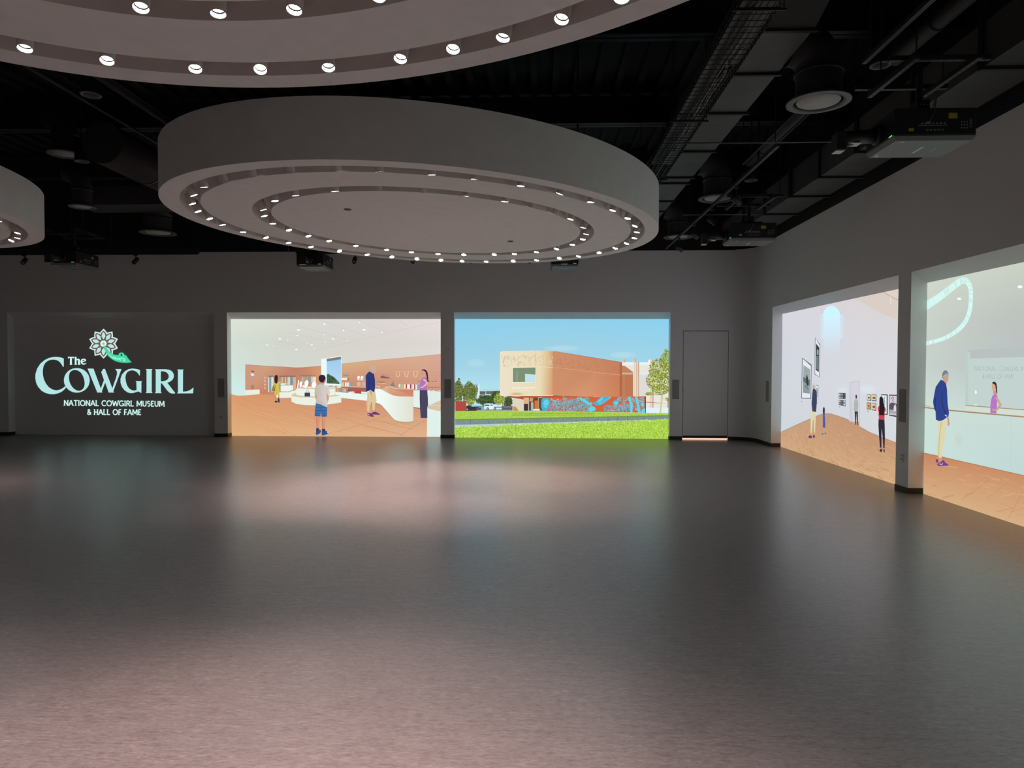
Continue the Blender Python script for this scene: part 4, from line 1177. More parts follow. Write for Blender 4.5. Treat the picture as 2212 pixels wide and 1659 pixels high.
for k in range(14): P.line([(900 + k * 9, 490), (890 + k * 11 + rr.uniform(-15, 15), 425 + rr.uniform(0, 40))], 3, (134, 110, 90), up=False)
for x in (1210, 1375, 1550): P.curve([(x - 42, 382), (x - 20, 470), (x, 488), (x + 22, 470), (x + 42, 378)], 9, (232, 206, 180)); P.line([(x - 42, 384), (x + 42, 378)], 5, (226, 196, 172))
P.poly([(1070, 630), (1110, 600), (1118, 560), (1130, 560), (1135, 640), (1160, 655), (1160, 668), (1080, 660)], (120, 132, 118), 2)
P.curve([(780, 700), (800, 655), (830, 690), (850, 655), (860, 700)], 8, (220, 206, 196))
for i, c in enumerate([(218, 226, 220), (160, 180, 178), (206, 180, 80), (200, 170, 76), (238, 240, 234), (160, 70, 86), (226, 230, 220), (238, 240, 236), (150, 66, 82), (186, 200, 196), (232, 236, 226), (160, 62, 76), (226, 236, 232), (140, 174, 186), (120, 150, 170)]):
    P.line([(1240 + i * 27, 625 + i * 0.6), (1240 + i * 27, 690 + i * 3.4)], 26, c, up=(i == 0))
for x in (1620, 1815, 1880, 1945): P.line([(x - 22, 565), (x, 578), (x + 18, 562)], 9, (92, 66, 72))
for x in (1815, 1880, 1945, 2005): P.curve([(x - 28, 692), (x, 684), (x + 14, 700)], 9, (110, 84, 80)); P.line([(x, 700), (x, 735)], 4, (170, 130, 112))
for x in (1815, 1900, 2030): P.line([(x - 30, 750), (x + 30, 752)], 12, (234, 226, 212))
# counters
P.poly([(1515, 748), (1640, 745), (1640, 1088), (1515, 1070)], (218, 230, 224))
P.poly([(1515, 1070), (1640, 1088), (1640, 1100), (1515, 1084)], (90, 66, 62))
P.poly([(1780, 762), (2050, 772), (2050, 935), (1800, 1045), (1780, 1000)], (212, 226, 220))
P.hgrad([(775, 720), (870, 725), (1000, 785), (1130, 845), (1250, 868), (1512, 872), (1512, 1330), (1480, 1350), (1350, 1356), (1230, 1345), (1150, 1318), (1100, 1270), (980, 1130), (890, 1030), (850, 1005), (790, 985)], (232, 244, 240), (214, 214, 200))
P.line([(790, 988), (850, 1008), (890, 1034), (980, 1134), (1100, 1275), (1150, 1324), (1230, 1350), (1350, 1362), (1480, 1356), (1512, 1335)], 9, (140, 132, 106))
P.poly([(880, 722), (970, 690), (1070, 672), (1180, 712), (1515, 722), (1512, 868), (1250, 862), (1120, 842), (1000, 790)], None, 0,
       [(206, 182, 154), (204, 168, 138), (196, 150, 122), (192, 132, 102), (198, 126, 98), (200, 130, 106), (206, 132, 102), (206, 138, 108), (206, 176, 146)])
P.line([(960, 690), (1070, 676), (1180, 714), (1512, 722)], 16, (222, 194, 164))
P.poly([(1780, 1085), (1880, 1118), (2050, 1148), (2050, 1640), (1772, 1640)], (214, 230, 224))
P.poly([(1797, 1045), (2050, 930), (2050, 1148), (1960, 1138), (1860, 1112), (1805, 1085)], (206, 186, 164))
P.line([(1810, 1040), (2050, 1040)], 8, (226, 214, 198))
# man in navy jacket
SK, SK2 = (208, 156, 132), (186, 128, 108)
def shape(c, *polys, sm=2):
    for pts in polys: P.poly(pts, c, sm)
shape(SK, [(640, 1145), (672, 1150), (672, 1190), (640, 1188)], [(728, 1115), (762, 1120), (760, 1165), (730, 1165)], sm=0)
shape((212, 190, 148), [(620, 775), (690, 800), (755, 775), (778, 790), (800, 950), (772, 1010), (765, 1122), (720, 1126), (714, 965), (702, 925), (690, 1000), (668, 1060), (660, 1165), (615, 1142), (605, 1000), (622, 880)], sm=0)
P.line([(702, 925), (712, 800)], 8, (186, 160, 118)); P.line([(640, 830), (620, 1100)], 12, (196, 174, 132))
shape((112, 62, 108), [(620, 1195), (690, 1185), (745, 1240), (735, 1260), (690, 1252), (632, 1232)], [(708, 1185), (770, 1155), (862, 1203), (855, 1218), (790, 1215), (720, 1210)])
P.line([(628, 1205), (665, 1225)], 9, (226, 210, 226)); P.line([(735, 1192), (800, 1188)], 6, (60, 40, 70))
shape(SK, [(700, 350), (740, 325), (784, 330), (790, 370), (768, 412), (740, 412), (712, 402)], [(650, 740), (690, 745), (722, 795), (705, 830), (672, 800)])
shape((176, 172, 158), [(668, 335), (690, 285), (740, 270), (782, 290), (780, 325), (735, 335), (705, 352), (680, 352)])
shape((46, 56, 116), [(665, 378), (715, 412), (748, 428), (768, 545), (770, 700), (756, 782), (722, 770), (684, 735), (600, 776), (592, 680), (588, 460), (628, 408)], sm=0)
P.line([(655, 480), (650, 740)], 10, (34, 42, 92)); P.line([(742, 430), (752, 560), (748, 690)], 12, (30, 36, 84))
# woman behind the counter
shape((70, 66, 90), [(1635, 738), (1778, 738), (1792, 900), (1797, 1040), (1780, 1065), (1780, 1280), (1655, 1280), (1640, 1100), (1632, 900)], sm=0)
shape((48, 40, 60), [(1668, 352), (1720, 338), (1768, 365), (1788, 420), (1803, 560), (1796, 592), (1776, 572), (1765, 470), (1748, 420), (1700, 395)])
shape((206, 150, 132), [(1660, 405), (1688, 358), (1740, 385), (1752, 420), (1735, 450), (1702, 462), (1668, 440)], [(1700, 452), (1752, 435), (1768, 500), (1702, 500)])
shape((172, 110, 182), [(1690, 500), (1742, 488), (1780, 540), (1775, 640), (1778, 740), (1635, 740), (1640, 600), (1665, 540)], sm=0)
P.line([(1705, 530), (1745, 560), (1782, 600), (1735, 650), (1690, 684), (1648, 690)], [30, 32, 34, 30, 24, 18], (222, 180, 158))
P.line([(1672, 400), (1682, 402)], 5, (60, 40, 50)); P.line([(1668, 436), (1688, 440)], 5, (160, 70, 80))
# girl in yellow
P.crop(500, 760, 8.97)
shape((196, 140, 112), [(838, 838), (876, 838), (880, 952), (856, 952)], [(914, 838), (938, 838), (942, 920), (920, 920)], [(898, 540), (940, 552), (950, 582), (900, 592)], [(932, 600), (952, 605), (955, 720), (940, 735)], sm=0)
shape((52, 54, 82), [(854, 950), (880, 945), (912, 962), (905, 976), (855, 982)], [(910, 900), (938, 905), (945, 975), (930, 982), (914, 972)])
shape((150, 128, 58), [(830, 622), (848, 640), (852, 762), (786, 770), (800, 700)], sm=0)
shape((202, 186, 84), [(835, 612), (900, 600), (960, 572), (967, 600), (935, 618), (930, 700), (945, 750), (937, 842), (900, 832), (843, 836), (850, 740)], sm=0)
P.line([(858, 640), (850, 760)], 10, (110, 96, 50)); P.line([(880, 700), (890, 820)], 6, (176, 158, 66))
shape((46, 36, 52), [(846, 480), (870, 450), (903, 455), (912, 520), (896, 608), (866, 612), (846, 560)])
# boy seen from behind
shape((206, 142, 116), [(1640, 1240), (1728, 1245), (1706, 1485), (1655, 1485)], [(1755, 1250), (1836, 1250), (1822, 1495), (1765, 1495)], [(1622, 805), (1662, 815), (1668, 935), (1640, 915)], [(1850, 795), (1892, 825), (1897, 900), (1872, 990), (1850, 960)], [(1735, 575), (1806, 590), (1802, 645), (1732, 635)], [(1795, 540), (1832, 525), (1836, 570), (1818, 618), (1788, 600)], sm=0)
P.line([(1660, 1270), (1668, 1470)], 14, (186, 122, 100)); P.line([(1775, 1280), (1780, 1480)], 14, (188, 124, 102))
shape((50, 54, 86), [(1650, 1478), (1706, 1478), (1716, 1545), (1650, 1560)], [(1762, 1490), (1822, 1490), (1832, 1545), (1765, 1560)], sm=0)
shape((58, 74, 122), [(1650, 1545), (1722, 1510), (1752, 1545), (1705, 1598), (1650, 1610)], [(1760, 1560), (1832, 1530), (1900, 1545), (1897, 1578), (1830, 1612), (1765, 1616)])
P.poly([(1862, 1535), (1900, 1545), (1897, 1572), (1868, 1568)], (214, 220, 226)); P.line([(1650, 1606), (1700, 1598), (1750, 1548)], 7, (120, 150, 190)); P.line([(1762, 1612), (1830, 1608), (1895, 1576)], 7, (120, 150, 190))
shape((60, 108, 166), [(1645, 985), (1740, 1010), (1864, 1070), (1860, 1252), (1758, 1262), (1745, 1130), (1725, 1252), (1618, 1242), (1635, 1080)], sm=0)
for y in (1075, 1130, 1185, 1225):
    P.line([(1630, y), (1728, y + 6)], 9, (44, 72, 124)); P.line([(1756, y + 8), (1860, y + 2)], 9, (44, 72, 124))
P.line([(1742, 1020), (1748, 1140), (1738, 1250)], 9, (36, 58, 104))
P.hgrad([(1650, 645), (1740, 622), (1800, 640), (1880, 670), (1910, 720), (1926, 812), (1882, 838), (1862, 800), (1872, 1000), (1862, 1074), (1740, 1018), (1643, 992), (1665, 842), (1618, 822), (1624, 740), (1635, 690)], (186, 174, 166), (212, 206, 200))
P.line([(1862, 690), (1858, 800), (1862, 940)], 7, (160, 150, 146)); P.line([(1700, 950), (1850, 1040)], 8, (170, 160, 154))
shape((44, 34, 58), [(1700, 520), (1710, 470), (1750, 445), (1802, 450), (1832, 490), (1832, 535), (1808, 560), (1795, 592), (1738, 588), (1712, 560)])
screen('shop_projection', P, 'bright projected picture of a museum shop with shoppers and orange walls')

# ---------------------------------------------------------------- museum building picture
P = Pic('y', BACK_OPEN[2][0], BACK_OPEN[2][1])
P.fill([[(134, 198, 226), (136, 198, 225), (136, 198, 225), (134, 200, 228)],
        [(143, 199, 222), (147, 199, 220), (149, 199, 220), (145, 201, 224)],
        [(154, 202, 221), (157, 202, 219), (159, 204, 221), (155, 205, 224)],
        [(170, 216, 230), (172, 214, 226), (180, 218, 230), (170, 216, 230)],
        [(184, 224, 230), (182, 220, 228), (184, 220, 228), (178, 220, 230)],
        [(184, 224, 230), (182, 220, 228), (184, 220, 228), (178, 220, 230)]])
P.crop(960, 660, 4.254)
P.glow(290, 530, 90, 40, (170, 208, 221), (160, 205, 221)); P.glow(1080, 395, 170, 30, (172, 209, 223), (158, 203, 220)); P.glow(1640, 455, 120, 30, (172, 209, 222), (162, 206, 221))
# far white buildings
P.crop(980, 740, 7.9)
P.poly([(130, 690), (435, 705), (438, 1000), (130, 1000)], (196, 220, 226)); P.rect(130, 705, 435, 740, (146, 186, 206)); P.rect(420, 705, 440, 960, (210, 232, 238))
P.poly([(440, 808), (545, 795), (800, 802), (800, 950), (440, 940)], (168, 204, 220)); P.rect(445, 832, 540, 890, (96, 96, 92)); P.rect(550, 830, 640, 880, (104, 108, 100)); P.rect(640, 830, 800, 890, (90, 106, 96)); P.rect(440, 885, 640, 915, (186, 216, 228))
LEAF_D = [(44, 66, 40), (60, 84, 46), (74, 98, 52), (88, 108, 58), (52, 72, 50)]
LEAF_M = [(96, 112, 56), (120, 132, 66), (80, 96, 50), (140, 146, 80), (64, 82, 46)]
LEAF_L = [(132, 150, 60), (164, 176, 70), (108, 128, 52), (188, 196, 96), (90, 110, 48)]
def crown(x, y, rx, ry, cols, n, size, seed, base):
    P.oval(x, y, rx * 0.82, ry * 0.82, base, 18)
    def ins(g):
        a = g.uniform(0, 2 * PI); r = math.sqrt(g.random()) * (1 + 0.10 * math.sin(5 * a + seed))
        return x + rx * r * math.cos(a), y + ry * r * math.sin(a)
    P.scatter(int(n * 2.0), ins, size * 0.66, cols, seed)
crown(560, 985, 170, 95, LEAF_D, 260, 20, 31, (52, 72, 50)); crown(730, 930, 90, 110, LEAF_D, 180, 18, 32, (48, 66, 46)); crown(930, 1010, 80, 90, LEAF_D, 160, 18, 33, (56, 70, 52))
crown(80, 830, 80, 200, LEAF_M, 320, 20, 34, (86, 96, 52)); crown(270, 850, 140, 175, LEAF_M, 420, 20, 35, (92, 100, 54)); crown(290, 1020, 70, 50, LEAF_L, 80, 16, 36, (120, 136, 60)); crown(780, 960, 95, 100, LEAF_L, 220, 17, 37, (116, 128, 58))
P.line([(265, 960), (265, 1165)], 16, (150, 130, 100)); P.line([(838, 1030), (836, 1160)], 12, (140, 130, 100))
P.rect(30, 1080, 1010, 1170, (104, 112, 112))
P.rect(30, 998, 216, 1166, (172, 72, 64))
# parked cars
P.poly([(216, 1110), (230, 1075), (300, 1068), (430, 1075), (440, 1160), (216, 1162)], (56, 52, 62)); P.poly([(300, 1065), (425, 1060), (430, 1090), (305, 1092)], (150, 196, 226))
P.poly([(430, 1095), (520, 1085), (545, 1150), (380, 1155)], (112, 166, 206)); P.poly([(380, 1110), (470, 1105), (475, 1150), (390, 1155)], (84, 76, 92))
P.poly([(522, 1045), (590, 1036), (665, 1042), (690, 1075), (820, 1075), (824, 1135), (760, 1142), (525, 1140)], (216, 234, 238)); P.rect(530, 1058, 610, 1082, (70, 96, 112)); P.rect(625, 1056, 668, 1080, (96, 140, 160)); P.rect(690, 1092, 822, 1118, (112, 158, 190))
for x in (582, 704): P.oval(x, 1130, 22, 26, (56, 62, 70)); P.oval(x, 1130, 11, 13, (170, 186, 190))
P.oval(232, 1138, 18, 26, (70, 78, 86)); P.oval(232, 1138, 9, 13, (190, 196, 200))
P.poly([(830, 1085), (930, 1075), (1000, 1085), (1000, 1142), (830, 1142)], (92, 86, 100)); P.rect(850, 1090, 990, 1108, (140, 120, 130))
P.rect(400, 1150, 1010, 1166, (146, 156, 150))
# right art deco building
P.crop(1200, 740, 7.9)
P.poly([(1120, 345), (1150, 332), (1925, 338), (1925, 1200), (1120, 1200)], (222, 220, 210))
P.rect(1140, 340, 1925, 378, (222, 234, 236)); P.rect(1120, 512, 1925, 542, (214, 226, 232))
for x, y0 in ((1163, 272), (1346, 255)):
    P.poly([(x - 22, 340), (x - 22, y0 + 20), (x - 12, y0 + 4), (x, y0), (x + 14, y0 + 6), (x + 24, y0 + 24), (x + 24, 340)], (206, 190, 164)); P.poly([(x + 8, y0 + 8), (x + 24, y0 + 24), (x + 24, 340), (x + 12, 340)], (196, 150, 122))
P.poly([(1575, 340), (1580, 300), (1610, 284), (1635, 300), (1640, 340)], (226, 232, 232))
P.poly([(1120, 388), (1180, 398), (1250, 448), (1322, 505), (1322, 920), (1120, 920)], (190, 122, 88)); P.rect(1120, 515, 1315, 542, (186, 176, 170)); P.rect(1195, 560, 1318, 915, (180, 114, 82))
for x in (1140, 1165, 1190): P.line([(x, 550), (x, 915)], 5, (166, 104, 76))
for x, c in ((1335, (226, 214, 184)), (1352, (206, 176, 140)), (1370, (232, 222, 200)), (1385, (190, 128, 96)), (1404, (226, 216, 196)), (1416, (170, 120, 100))): P.line([(x, 330), (x, 915)], 13, c)
P.rect(1422, 548, 1600, 905, (212, 210, 204)); P.line([(1420, 560), (1420, 905)], 6, (190, 180, 172))
for x in (1625, 1650, 1668): P.line([(x, 300), (x, 1115)], 10, (206, 160, 132) if x != 1650 else (186, 110, 84))
P.rect(1535, 1112, 1925, 1198, (214, 232, 240)); P.rect(1900, 960, 1925, 1110, (200, 170, 140))
# main block
P.crop(980, 740, 7.9)
P.poly([(840, 900), (1100, 905), (1890, 903), (3700, 1040), (1890, 960), (1500, 930), (1195, 972), (1010, 942)], (176, 84, 58))
P.rect(1500, 900, 2400, 960, (186, 84, 54))
P.poly([(1005, 944), (1195, 974), (1195, 1166), (1005, 1166)], (214, 204, 182))
P.rect(1195, 938, 1272, 1045, (216, 170, 136)); P.rect(1198, 1045, 1272, 1162, (62, 50, 54)); P.rect(1272, 940, 1284, 1162, (190, 190, 184))
P.rect(1284, 940, 1520, 1162, (96, 70, 56)); P.rect(1320, 1020, 1362, 1160, (170, 176, 176)); P.rect(1380, 990, 1450, 1130, (196, 116, 60)); P.poly([(1300, 940), (1360, 945), (1350, 1010), (1290, 1000)], (206, 150, 80)); P.poly([(1365, 1130), (1470, 1130), (1470, 1158), (1360, 1158)], (226, 226, 216)); P.rect(1440, 940, 1452, 1130, (186, 150, 120))
P.poly([(1015, 1085), (1060, 1095), (1110, 1160), (1020, 1164)], (190, 140, 84))
P.hgrad([(790, 175), (800, 158), (830, 150), (1100, 142), (1400, 136), (1560, 136), (1640, 140), (1705, 152), (1705, 895), (1500, 905), (1100, 902), (800, 900), (790, 885)], (226, 216, 192), (222, 206, 170))
P.poly([(1480, 137), (1600, 137), (1705, 152), (1705, 897), (1600, 904), (1480, 904)], None, 0, [(222, 208, 174), (216, 188, 140), (200, 142, 104), (200, 140, 102), (214, 184, 132), (222, 206, 170)])
P.line([(1403, 136), (1402, 410)], 4, (176, 160, 132)); P.line([(790, 418), (1420, 412), (1700, 425)], 5, (232, 222, 200))
P.glow(1075, 880, 130, 40, (196, 164, 122), (224, 210, 182)); P.line([(795, 902), (1500, 906), (1700, 898)], 9, (240, 226, 196))
P.poly([(1000, 425), (1402, 420), (1400, 680), (1000, 684)], (236, 232, 210)); P.poly([(1010, 432), (1397, 424), (1395, 672), (1010, 674)], (118, 138, 112)); P.poly([(1218, 532), (1397, 548), (1395, 670), (1218, 672)], (184, 216, 226)); P.rect(1062, 490, 1096, 664, (130, 150, 124))
# incised frieze of running horses: light and shade strokes
rr = random.Random(21)
def frieze(x0, x1, yf, n, c1, c2, seed):
    g = random.Random(seed)
    for k in range(n):
        x = g.uniform(x0, x1); y = yf(x) + g.uniform(-85, 85)
        a = g.uniform(-0.9, 0.9); L = g.uniform(14, 40)
        p = [(x, y), (x + L * math.sin(a), y + L * 0.6), (x + L * math.sin(a) * 0.4 + g.uniform(-10, 10), y + L * 1.2)]
        P.curve(p, [3, 8, 3], c1, up=(k % 8 == 0)); P.curve([(q[0] - 5, q[1] - 1) for q in p], [2, 5, 2], c2, up=False)
for cx in (900, 1150, 1350, 1480, 1650):
    wv = 70 if cx != 1150 else 110
    P.curve([(cx - wv, 340), (cx - wv * 0.5, 260), (cx, 250), (cx + wv * 0.5, 225), (cx + wv * 0.8, 270)], [3, 7, 5, 7, 3], (190, 166, 128)); P.curve([(cx - wv, 344), (cx - wv * 0.2, 330), (cx + wv * 0.5, 300)], [2, 6, 2], (236, 226, 202))
frieze(830, 1720, lambda x: 300, 95, (186, 160, 122), (238, 228, 204), 4)
P.crop(0, 0, 1)
text(P, 'NATIONAL COWGIRL MUSEUM', 1107, 839.4, 1156.5, 839.2, 3.2, 0.55, (238, 234, 216), serif=False)
text(P, 'AND HALL OF FAME', 1121, 844.4, 1144, 844.2, 2.4, 0.45, (236, 230, 212), serif=False)
P.crop(1200, 740, 7.9)
P.poly([(-45, 149), (0, 152), (400, 216), (800, 282), (1132, 336), (1128, 560), (1118, 925), (500, 925), (140, 908), (-45, 898)], None, 0,
       [(196, 136, 100), (196, 138, 104), (192, 132, 98), (190, 128, 96), (188, 122, 90), (190, 118, 84), (196, 124, 84), (206, 144, 108), (200, 142, 110), (198, 138, 102)])
P.poly([(1092, 360), (1132, 336), (1128, 925), (1092, 925)], (172, 98, 68))
frieze(0, 1080, lambda x: 330 + x * 0.11, 110, (166, 108, 80), (206, 150, 116), 6)
P.line([(-40, 428), (100, 436), (600, 500), (1110, 555)], 7, (216, 164, 132)); P.line([(0, 152), (1132, 336)], 5, (150, 92, 70))
# mural wall
P.poly([(-225, 942), (500, 930), (1535, 916), (1535, 1196), (820, 1182), (-225, 1166)], (200, 96, 62))
P.rect(1522, 916, 1538, 1198, (60, 44, 48))
MC, MD, MG = (92, 204, 226), (62, 172, 204), (150, 176, 176)
P.poly([(-235, 960), (-195, 945), (-130, 950), (-95, 1000), (-100, 1090), (-160, 1165), (-215, 1160), (-245, 1090)], MD, 2); P.poly([(-200, 1000), (-150, 965), (-115, 1020), (-150, 1110), (-205, 1090)], MC, 2); P.line([(-215, 1080), (-120, 1078)], 10, (190, 90, 60))
P.curve([(-80, 950), (-40, 990), (20, 985), (50, 960)], 22, MG)
g = random.Random(77)
z0 = P.z
def swirls(n, x0, x1, y0, y1, r0, r1):
    for k in range(n):
        x, y, r = g.uniform(x0, x1), g.uniform(y0, y1), g.uniform(r0, r1)
        a = g.uniform(0, 2 * PI); d = g.choice((-1, 1))
        pts = [(min(max(x + r * (1 - 0.10 * i) * math.cos(a + d * i * 0.75), -100), 1515), min(max(y + r * (1 - 0.10 * i) * math.sin(a + d * i * 0.75), 925), 1178)) for i in range(8)]
        P.curve(pts, [5, 9, 12, 12, 11, 9, 8, 6], (122, 96, 84), n=3, up=(k % 6 == 0)); P.curve([(p[0] - 3, p[1] - 3) for p in pts], [3, 6, 8, 8, 7, 6, 5, 3], g.choice((MC, MG, (120, 196, 212), (166, 206, 210))), n=3, up=False)
for x0_, x1_, y0_, y1_, n_ in ((-70, 620, 1000, 1165, 260), (130, 560, 945, 1110, 150), (830, 1300, 1080, 1175, 150), (1040, 1510, 935, 1175, 170)):
    P.scatter(n_, lambda gg, a=x0_, b=x1_, c=y0_, d=y1_: (gg.uniform(a, b), min(gg.uniform(c, d), 1160)), 19, [(104, 190, 210), (128, 186, 196), (92, 176, 202), (150, 190, 194), (196, 104, 72)], int(x0_ + 900), levels=4)
swirls(95, -70, 620, 1000, 1165, 18, 42); swirls(55, 130, 560, 945, 1110, 18, 42); swirls(45, 830, 1300, 1090, 1175, 18, 40); swirls(40, 1040, 1510, 940, 1170, 16, 36)
P.poly([(400, 950), (440, 940), (560, 1010), (610, 1060), (590, 1070), (500, 1020), (430, 985)], MC, 2)
P.poly([(600, 1030), (680, 1015), (760, 935), (830, 928), (950, 928), (880, 990), (800, 1050), (700, 1072), (650, 1040)], MD, 2); P.poly([(700, 1020), (770, 945), (820, 940), (760, 1010)], MC, 2); P.poly([(720, 1045), (830, 985), (900, 935), (940, 932), (850, 1005), (780, 1045)], MC, 2); P.line([(780, 1035), (860, 985), (905, 940)], 10, (180, 80, 60))
P.oval(1025, 1025, 52, 44, MD); P.oval(1028, 1030, 38, 30, MC)
P.poly([(560, 1130), (600, 1090), (660, 1095), (685, 1140), (640, 1168), (570, 1168)], MC, 2)
P.poly([(1225, 925), (1275, 925), (1305, 1060), (1305, 1190), (1268, 1190), (1262, 1040)], MC); P.poly([(1355, 920), (1395, 920), (1450, 1195), (1405, 1195)], MC)
P.curve([(1420, 985), (1470, 1000), (1510, 960)], 18, MG); P.oval(1480, 1055, 32, 36, MG); P.oval(1482, 1055, 20, 22, MC); P.poly([(1460, 1195), (1480, 1140), (1520, 1120), (1522, 1195)], MC, 2)
# tree on the right
P.line([(1815, 880), (1800, 1040), (1780, 1222)], [30, 26, 24], (198, 192, 142))
P.line([(1815, 890), (1640, 890), (1540, 860)], [12, 8, 5], (150, 140, 90)); P.line([(1815, 945), (1900, 955)], 6, (150, 140, 90))
for x, y, rx, ry, n in ((1860, 330, 80, 150, 200), (1760, 460, 170, 190, 420), (1740, 650, 200, 170, 420), (1790, 800, 150, 90, 200), (1600, 870, 70, 26, 40), (1900, 965, 28, 28, 20), (1880, 180, 40, 70, 40)):
    def ins(gg, x=x, y=y, rx=rx, ry=ry):
        a = gg.uniform(0, 2 * PI); r = math.sqrt(gg.random())
        return min(x + rx * r * math.cos(a), 1922), y + ry * r * math.sin(a)
    P.scatter(int(n * 2.2), ins, 12, LEAF_L + [(206, 206, 120), (150, 164, 66), (84, 100, 44), (112, 124, 54)], int(x + y))
# lawns, stone edging, path
P.crop(980, 740, 7.9)
P.poly([(30, 1166), (580, 1160), (1010, 1164), (2560, 1180), (3000, 1196), (3700, 1205), (3700, 1262), (1895, 1290), (30, 1325)], (162, 198, 76))
P.poly([(1730, 1275), (3700, 1235), (3700, 1265), (1730, 1296), (30, 1326), (30, 1305)], (104, 148, 62))
GC = [(172, 208, 76), (190, 220, 96), (148, 186, 62), (126, 166, 56), (206, 228, 118), (160, 200, 72)]
def up_grass(gg):
    x = gg.uniform(40, 3680); return x, gg.uniform(1172 + max(0, x - 1800) * 0.018, 1300 - x * 0.018)
P.scatter(2600, up_grass, 8, GC + [(112, 150, 54)], 51, aspect=0.55)
for y in (1215, 1240): P.line([(1000, y), (2400, y - 8)], 7, (112, 152, 58))
P.poly([(30, 1326), (1890, 1288), (3700, 1252), (3700, 1310), (1890, 1352), (30, 1402)], (122, 138, 142))
rr = random.Random(3)
for x in (290, 605, 900, 1165, 1425, 1660, 1880, 2095, 2280, 2465, 2630, 2790, 2960, 3240): P.line([(x, 1326 - (x - 30) * 0.0204), (x, 1402 - (x - 30) * 0.0262)], 6, (78, 88, 92))
P.scatter(300, lambda gg: (lambda x: (x, gg.uniform(1334 - (x - 30) * 0.0204, 1394 - (x - 30) * 0.0262)))(gg.uniform(40, 2600)), 12, [(140, 156, 160), (108, 124, 130), (130, 146, 150)], 5, aspect=0.5)
P.poly([(30, 1402), (1890, 1352), (3700, 1310), (3700, 1330), (1890, 1385), (30, 1460)], (176, 196, 206))
P.poly([(30, 1445), (600, 1432), (1200, 1402), (1890, 1372), (2600, 1350), (3700, 1312), (3700, 1700), (30, 1700)], (164, 204, 72))
def low_grass(gg):
    x = gg.uniform(40, 3690); t = gg.random() ** 0.8
    y0 = 1438 - (x - 30) * 0.0345; return x, y0 + (1625 - y0) * t
P.scatter(7500, low_grass, 9, GC + [(196, 226, 104), (140, 176, 58)], 52, levels=20, aspect=1.3)
P.scatter(260, lambda gg: (lambda x: (x, 1436 - (x - 30) * 0.0345 + gg.uniform(-10, 8)))(gg.uniform(40, 3690)), 12, [(176, 212, 90), (196, 226, 160), (150, 190, 70)], 53, aspect=1.6)
P.scatter(900, low_grass, 8, [(112, 150, 48), (100, 136, 48)], 54, aspect=0.8)
screen('building_projection', P, 'bright projected picture of an orange museum building with green lawn and blue sky')

# ---------------------------------------------------------------- gallery picture on the right wall
P = Pic('x', RIGHT_OPEN[1][0], RIGHT_OPEN[1][1])
P.fill([[(206, 206, 214), (206, 205, 212), (208, 202, 204), (210, 200, 196)],
        [(202, 204, 212), (204, 206, 214), (206, 206, 212), (208, 206, 208)],
        [(200, 206, 212), (204, 206, 214), (206, 208, 214), (208, 210, 216)],
        [(198, 206, 210), (202, 204, 212), (204, 206, 212), (206, 210, 214)],
        [(196, 206, 210), (200, 202, 210), (202, 204, 210), (204, 208, 212)]])
P.crop(1430, 540, 3.607)
P.poly([(1515, 380), (1845, 300), (1845, 545), (1700, 490)], (208, 196, 188)); P.poly([(1730, 330), (1845, 305), (1845, 395)], (214, 200, 190)); P.line([(1730, 330), (1780, 360), (1845, 392)], 4, (160, 150, 140)); P.line([(1783, 362), (1783, 425)], 7, (222, 216, 206))
P.line([(1440, 400), (1390, 500)], 2, (186, 186, 194)); P.line([(1240, 455), (1265, 515)], 2, (180, 182, 190))
P.hgrad([(1225, 505), (1262, 505), (1262, 800), (1240, 800)], (204, 206, 214), (204, 220, 230)); P.hgrad([(1386, 505), (1425, 505), (1410, 800), (1386, 800)], (204, 220, 230), (204, 206, 214)); P.poly([(1225, 690), (1262, 690), (1262, 810), (1225, 810)], (204, 206, 214)); P.poly([(1386, 690), (1425, 690), (1425, 810), (1386, 810)], (204, 206, 214)); P.vgrad([(1262, 505), (1386, 505), (1388, 820), (1260, 820)], (200, 234, 250), (204, 206, 214))
P.poly([(1262, 520), (1264, 480), (1282, 450), (1310, 436), (1338, 438), (1366, 455), (1383, 482), (1386, 520)], (198, 234, 252), 3)
P.glow(1600, 1085, 90, 50, (211, 220, 225), (206, 209, 214)); P.glow(1410, 1095, 60, 36, (209, 218, 224), (204, 207, 213))
P.poly([(925, 1420), (1000, 1384), (1100, 1340), (1180, 1305), (1230, 1284), (1270, 1274), (1320, 1276), (1370, 1290), (1430, 1312), (1480, 1336), (1545, 1376), (1620, 1420), (1720, 1458), (1870, 1518), (1870, 1860), (925, 1560)], None, 0,
       [(192, 152, 120)] * 2 + [(190, 148, 116)] * 4 + [(186, 144, 114)] * 4 + [(188, 144, 112)] * 4 + [(206, 170, 128), (200, 162, 124)])
g = random.Random(91)
for k in range(420):
    t = g.random(); x = g.uniform(940, 1830)
    yt = 1420 - (x - 930) * 0.48 if x < 1270 else 1270 + (x - 1290) * 0.42
    yb = 1535 + (x - 935) * 0.325
    y = yt + 14 + (yb - yt - 16) * t
    L = 14 + 34 * t + max(0, x - 1300) * 0.03
    dx, dy = (0.42, 0.9) if x < 1200 else ((0.72, 0.70) if x < 1450 else (0.9, 0.44))
    c = g.choice([(200, 160, 124), (186, 144, 112), (196, 154, 118), (180, 138, 106), (206, 168, 130), (192, 150, 116)])
    c = mix((194, 152, 116), c, 0.7)
    P.line([(x, y), (x + L * dx, y + L * dy)], 3 + 4 * t, c, up=(k % 30 == 0))
P.line([(935, 1416), (1100, 1340), (1230, 1284), (1270, 1274), (1320, 1276), (1430, 1312), (1480, 1336)], 3, (140, 130, 124)); P.line([(1545, 1376), (1620, 1420), (1870, 1518)], 3, (140, 130, 124))
P.crop(1690, 720, 6.913)
FRC = (44, 54, 62)
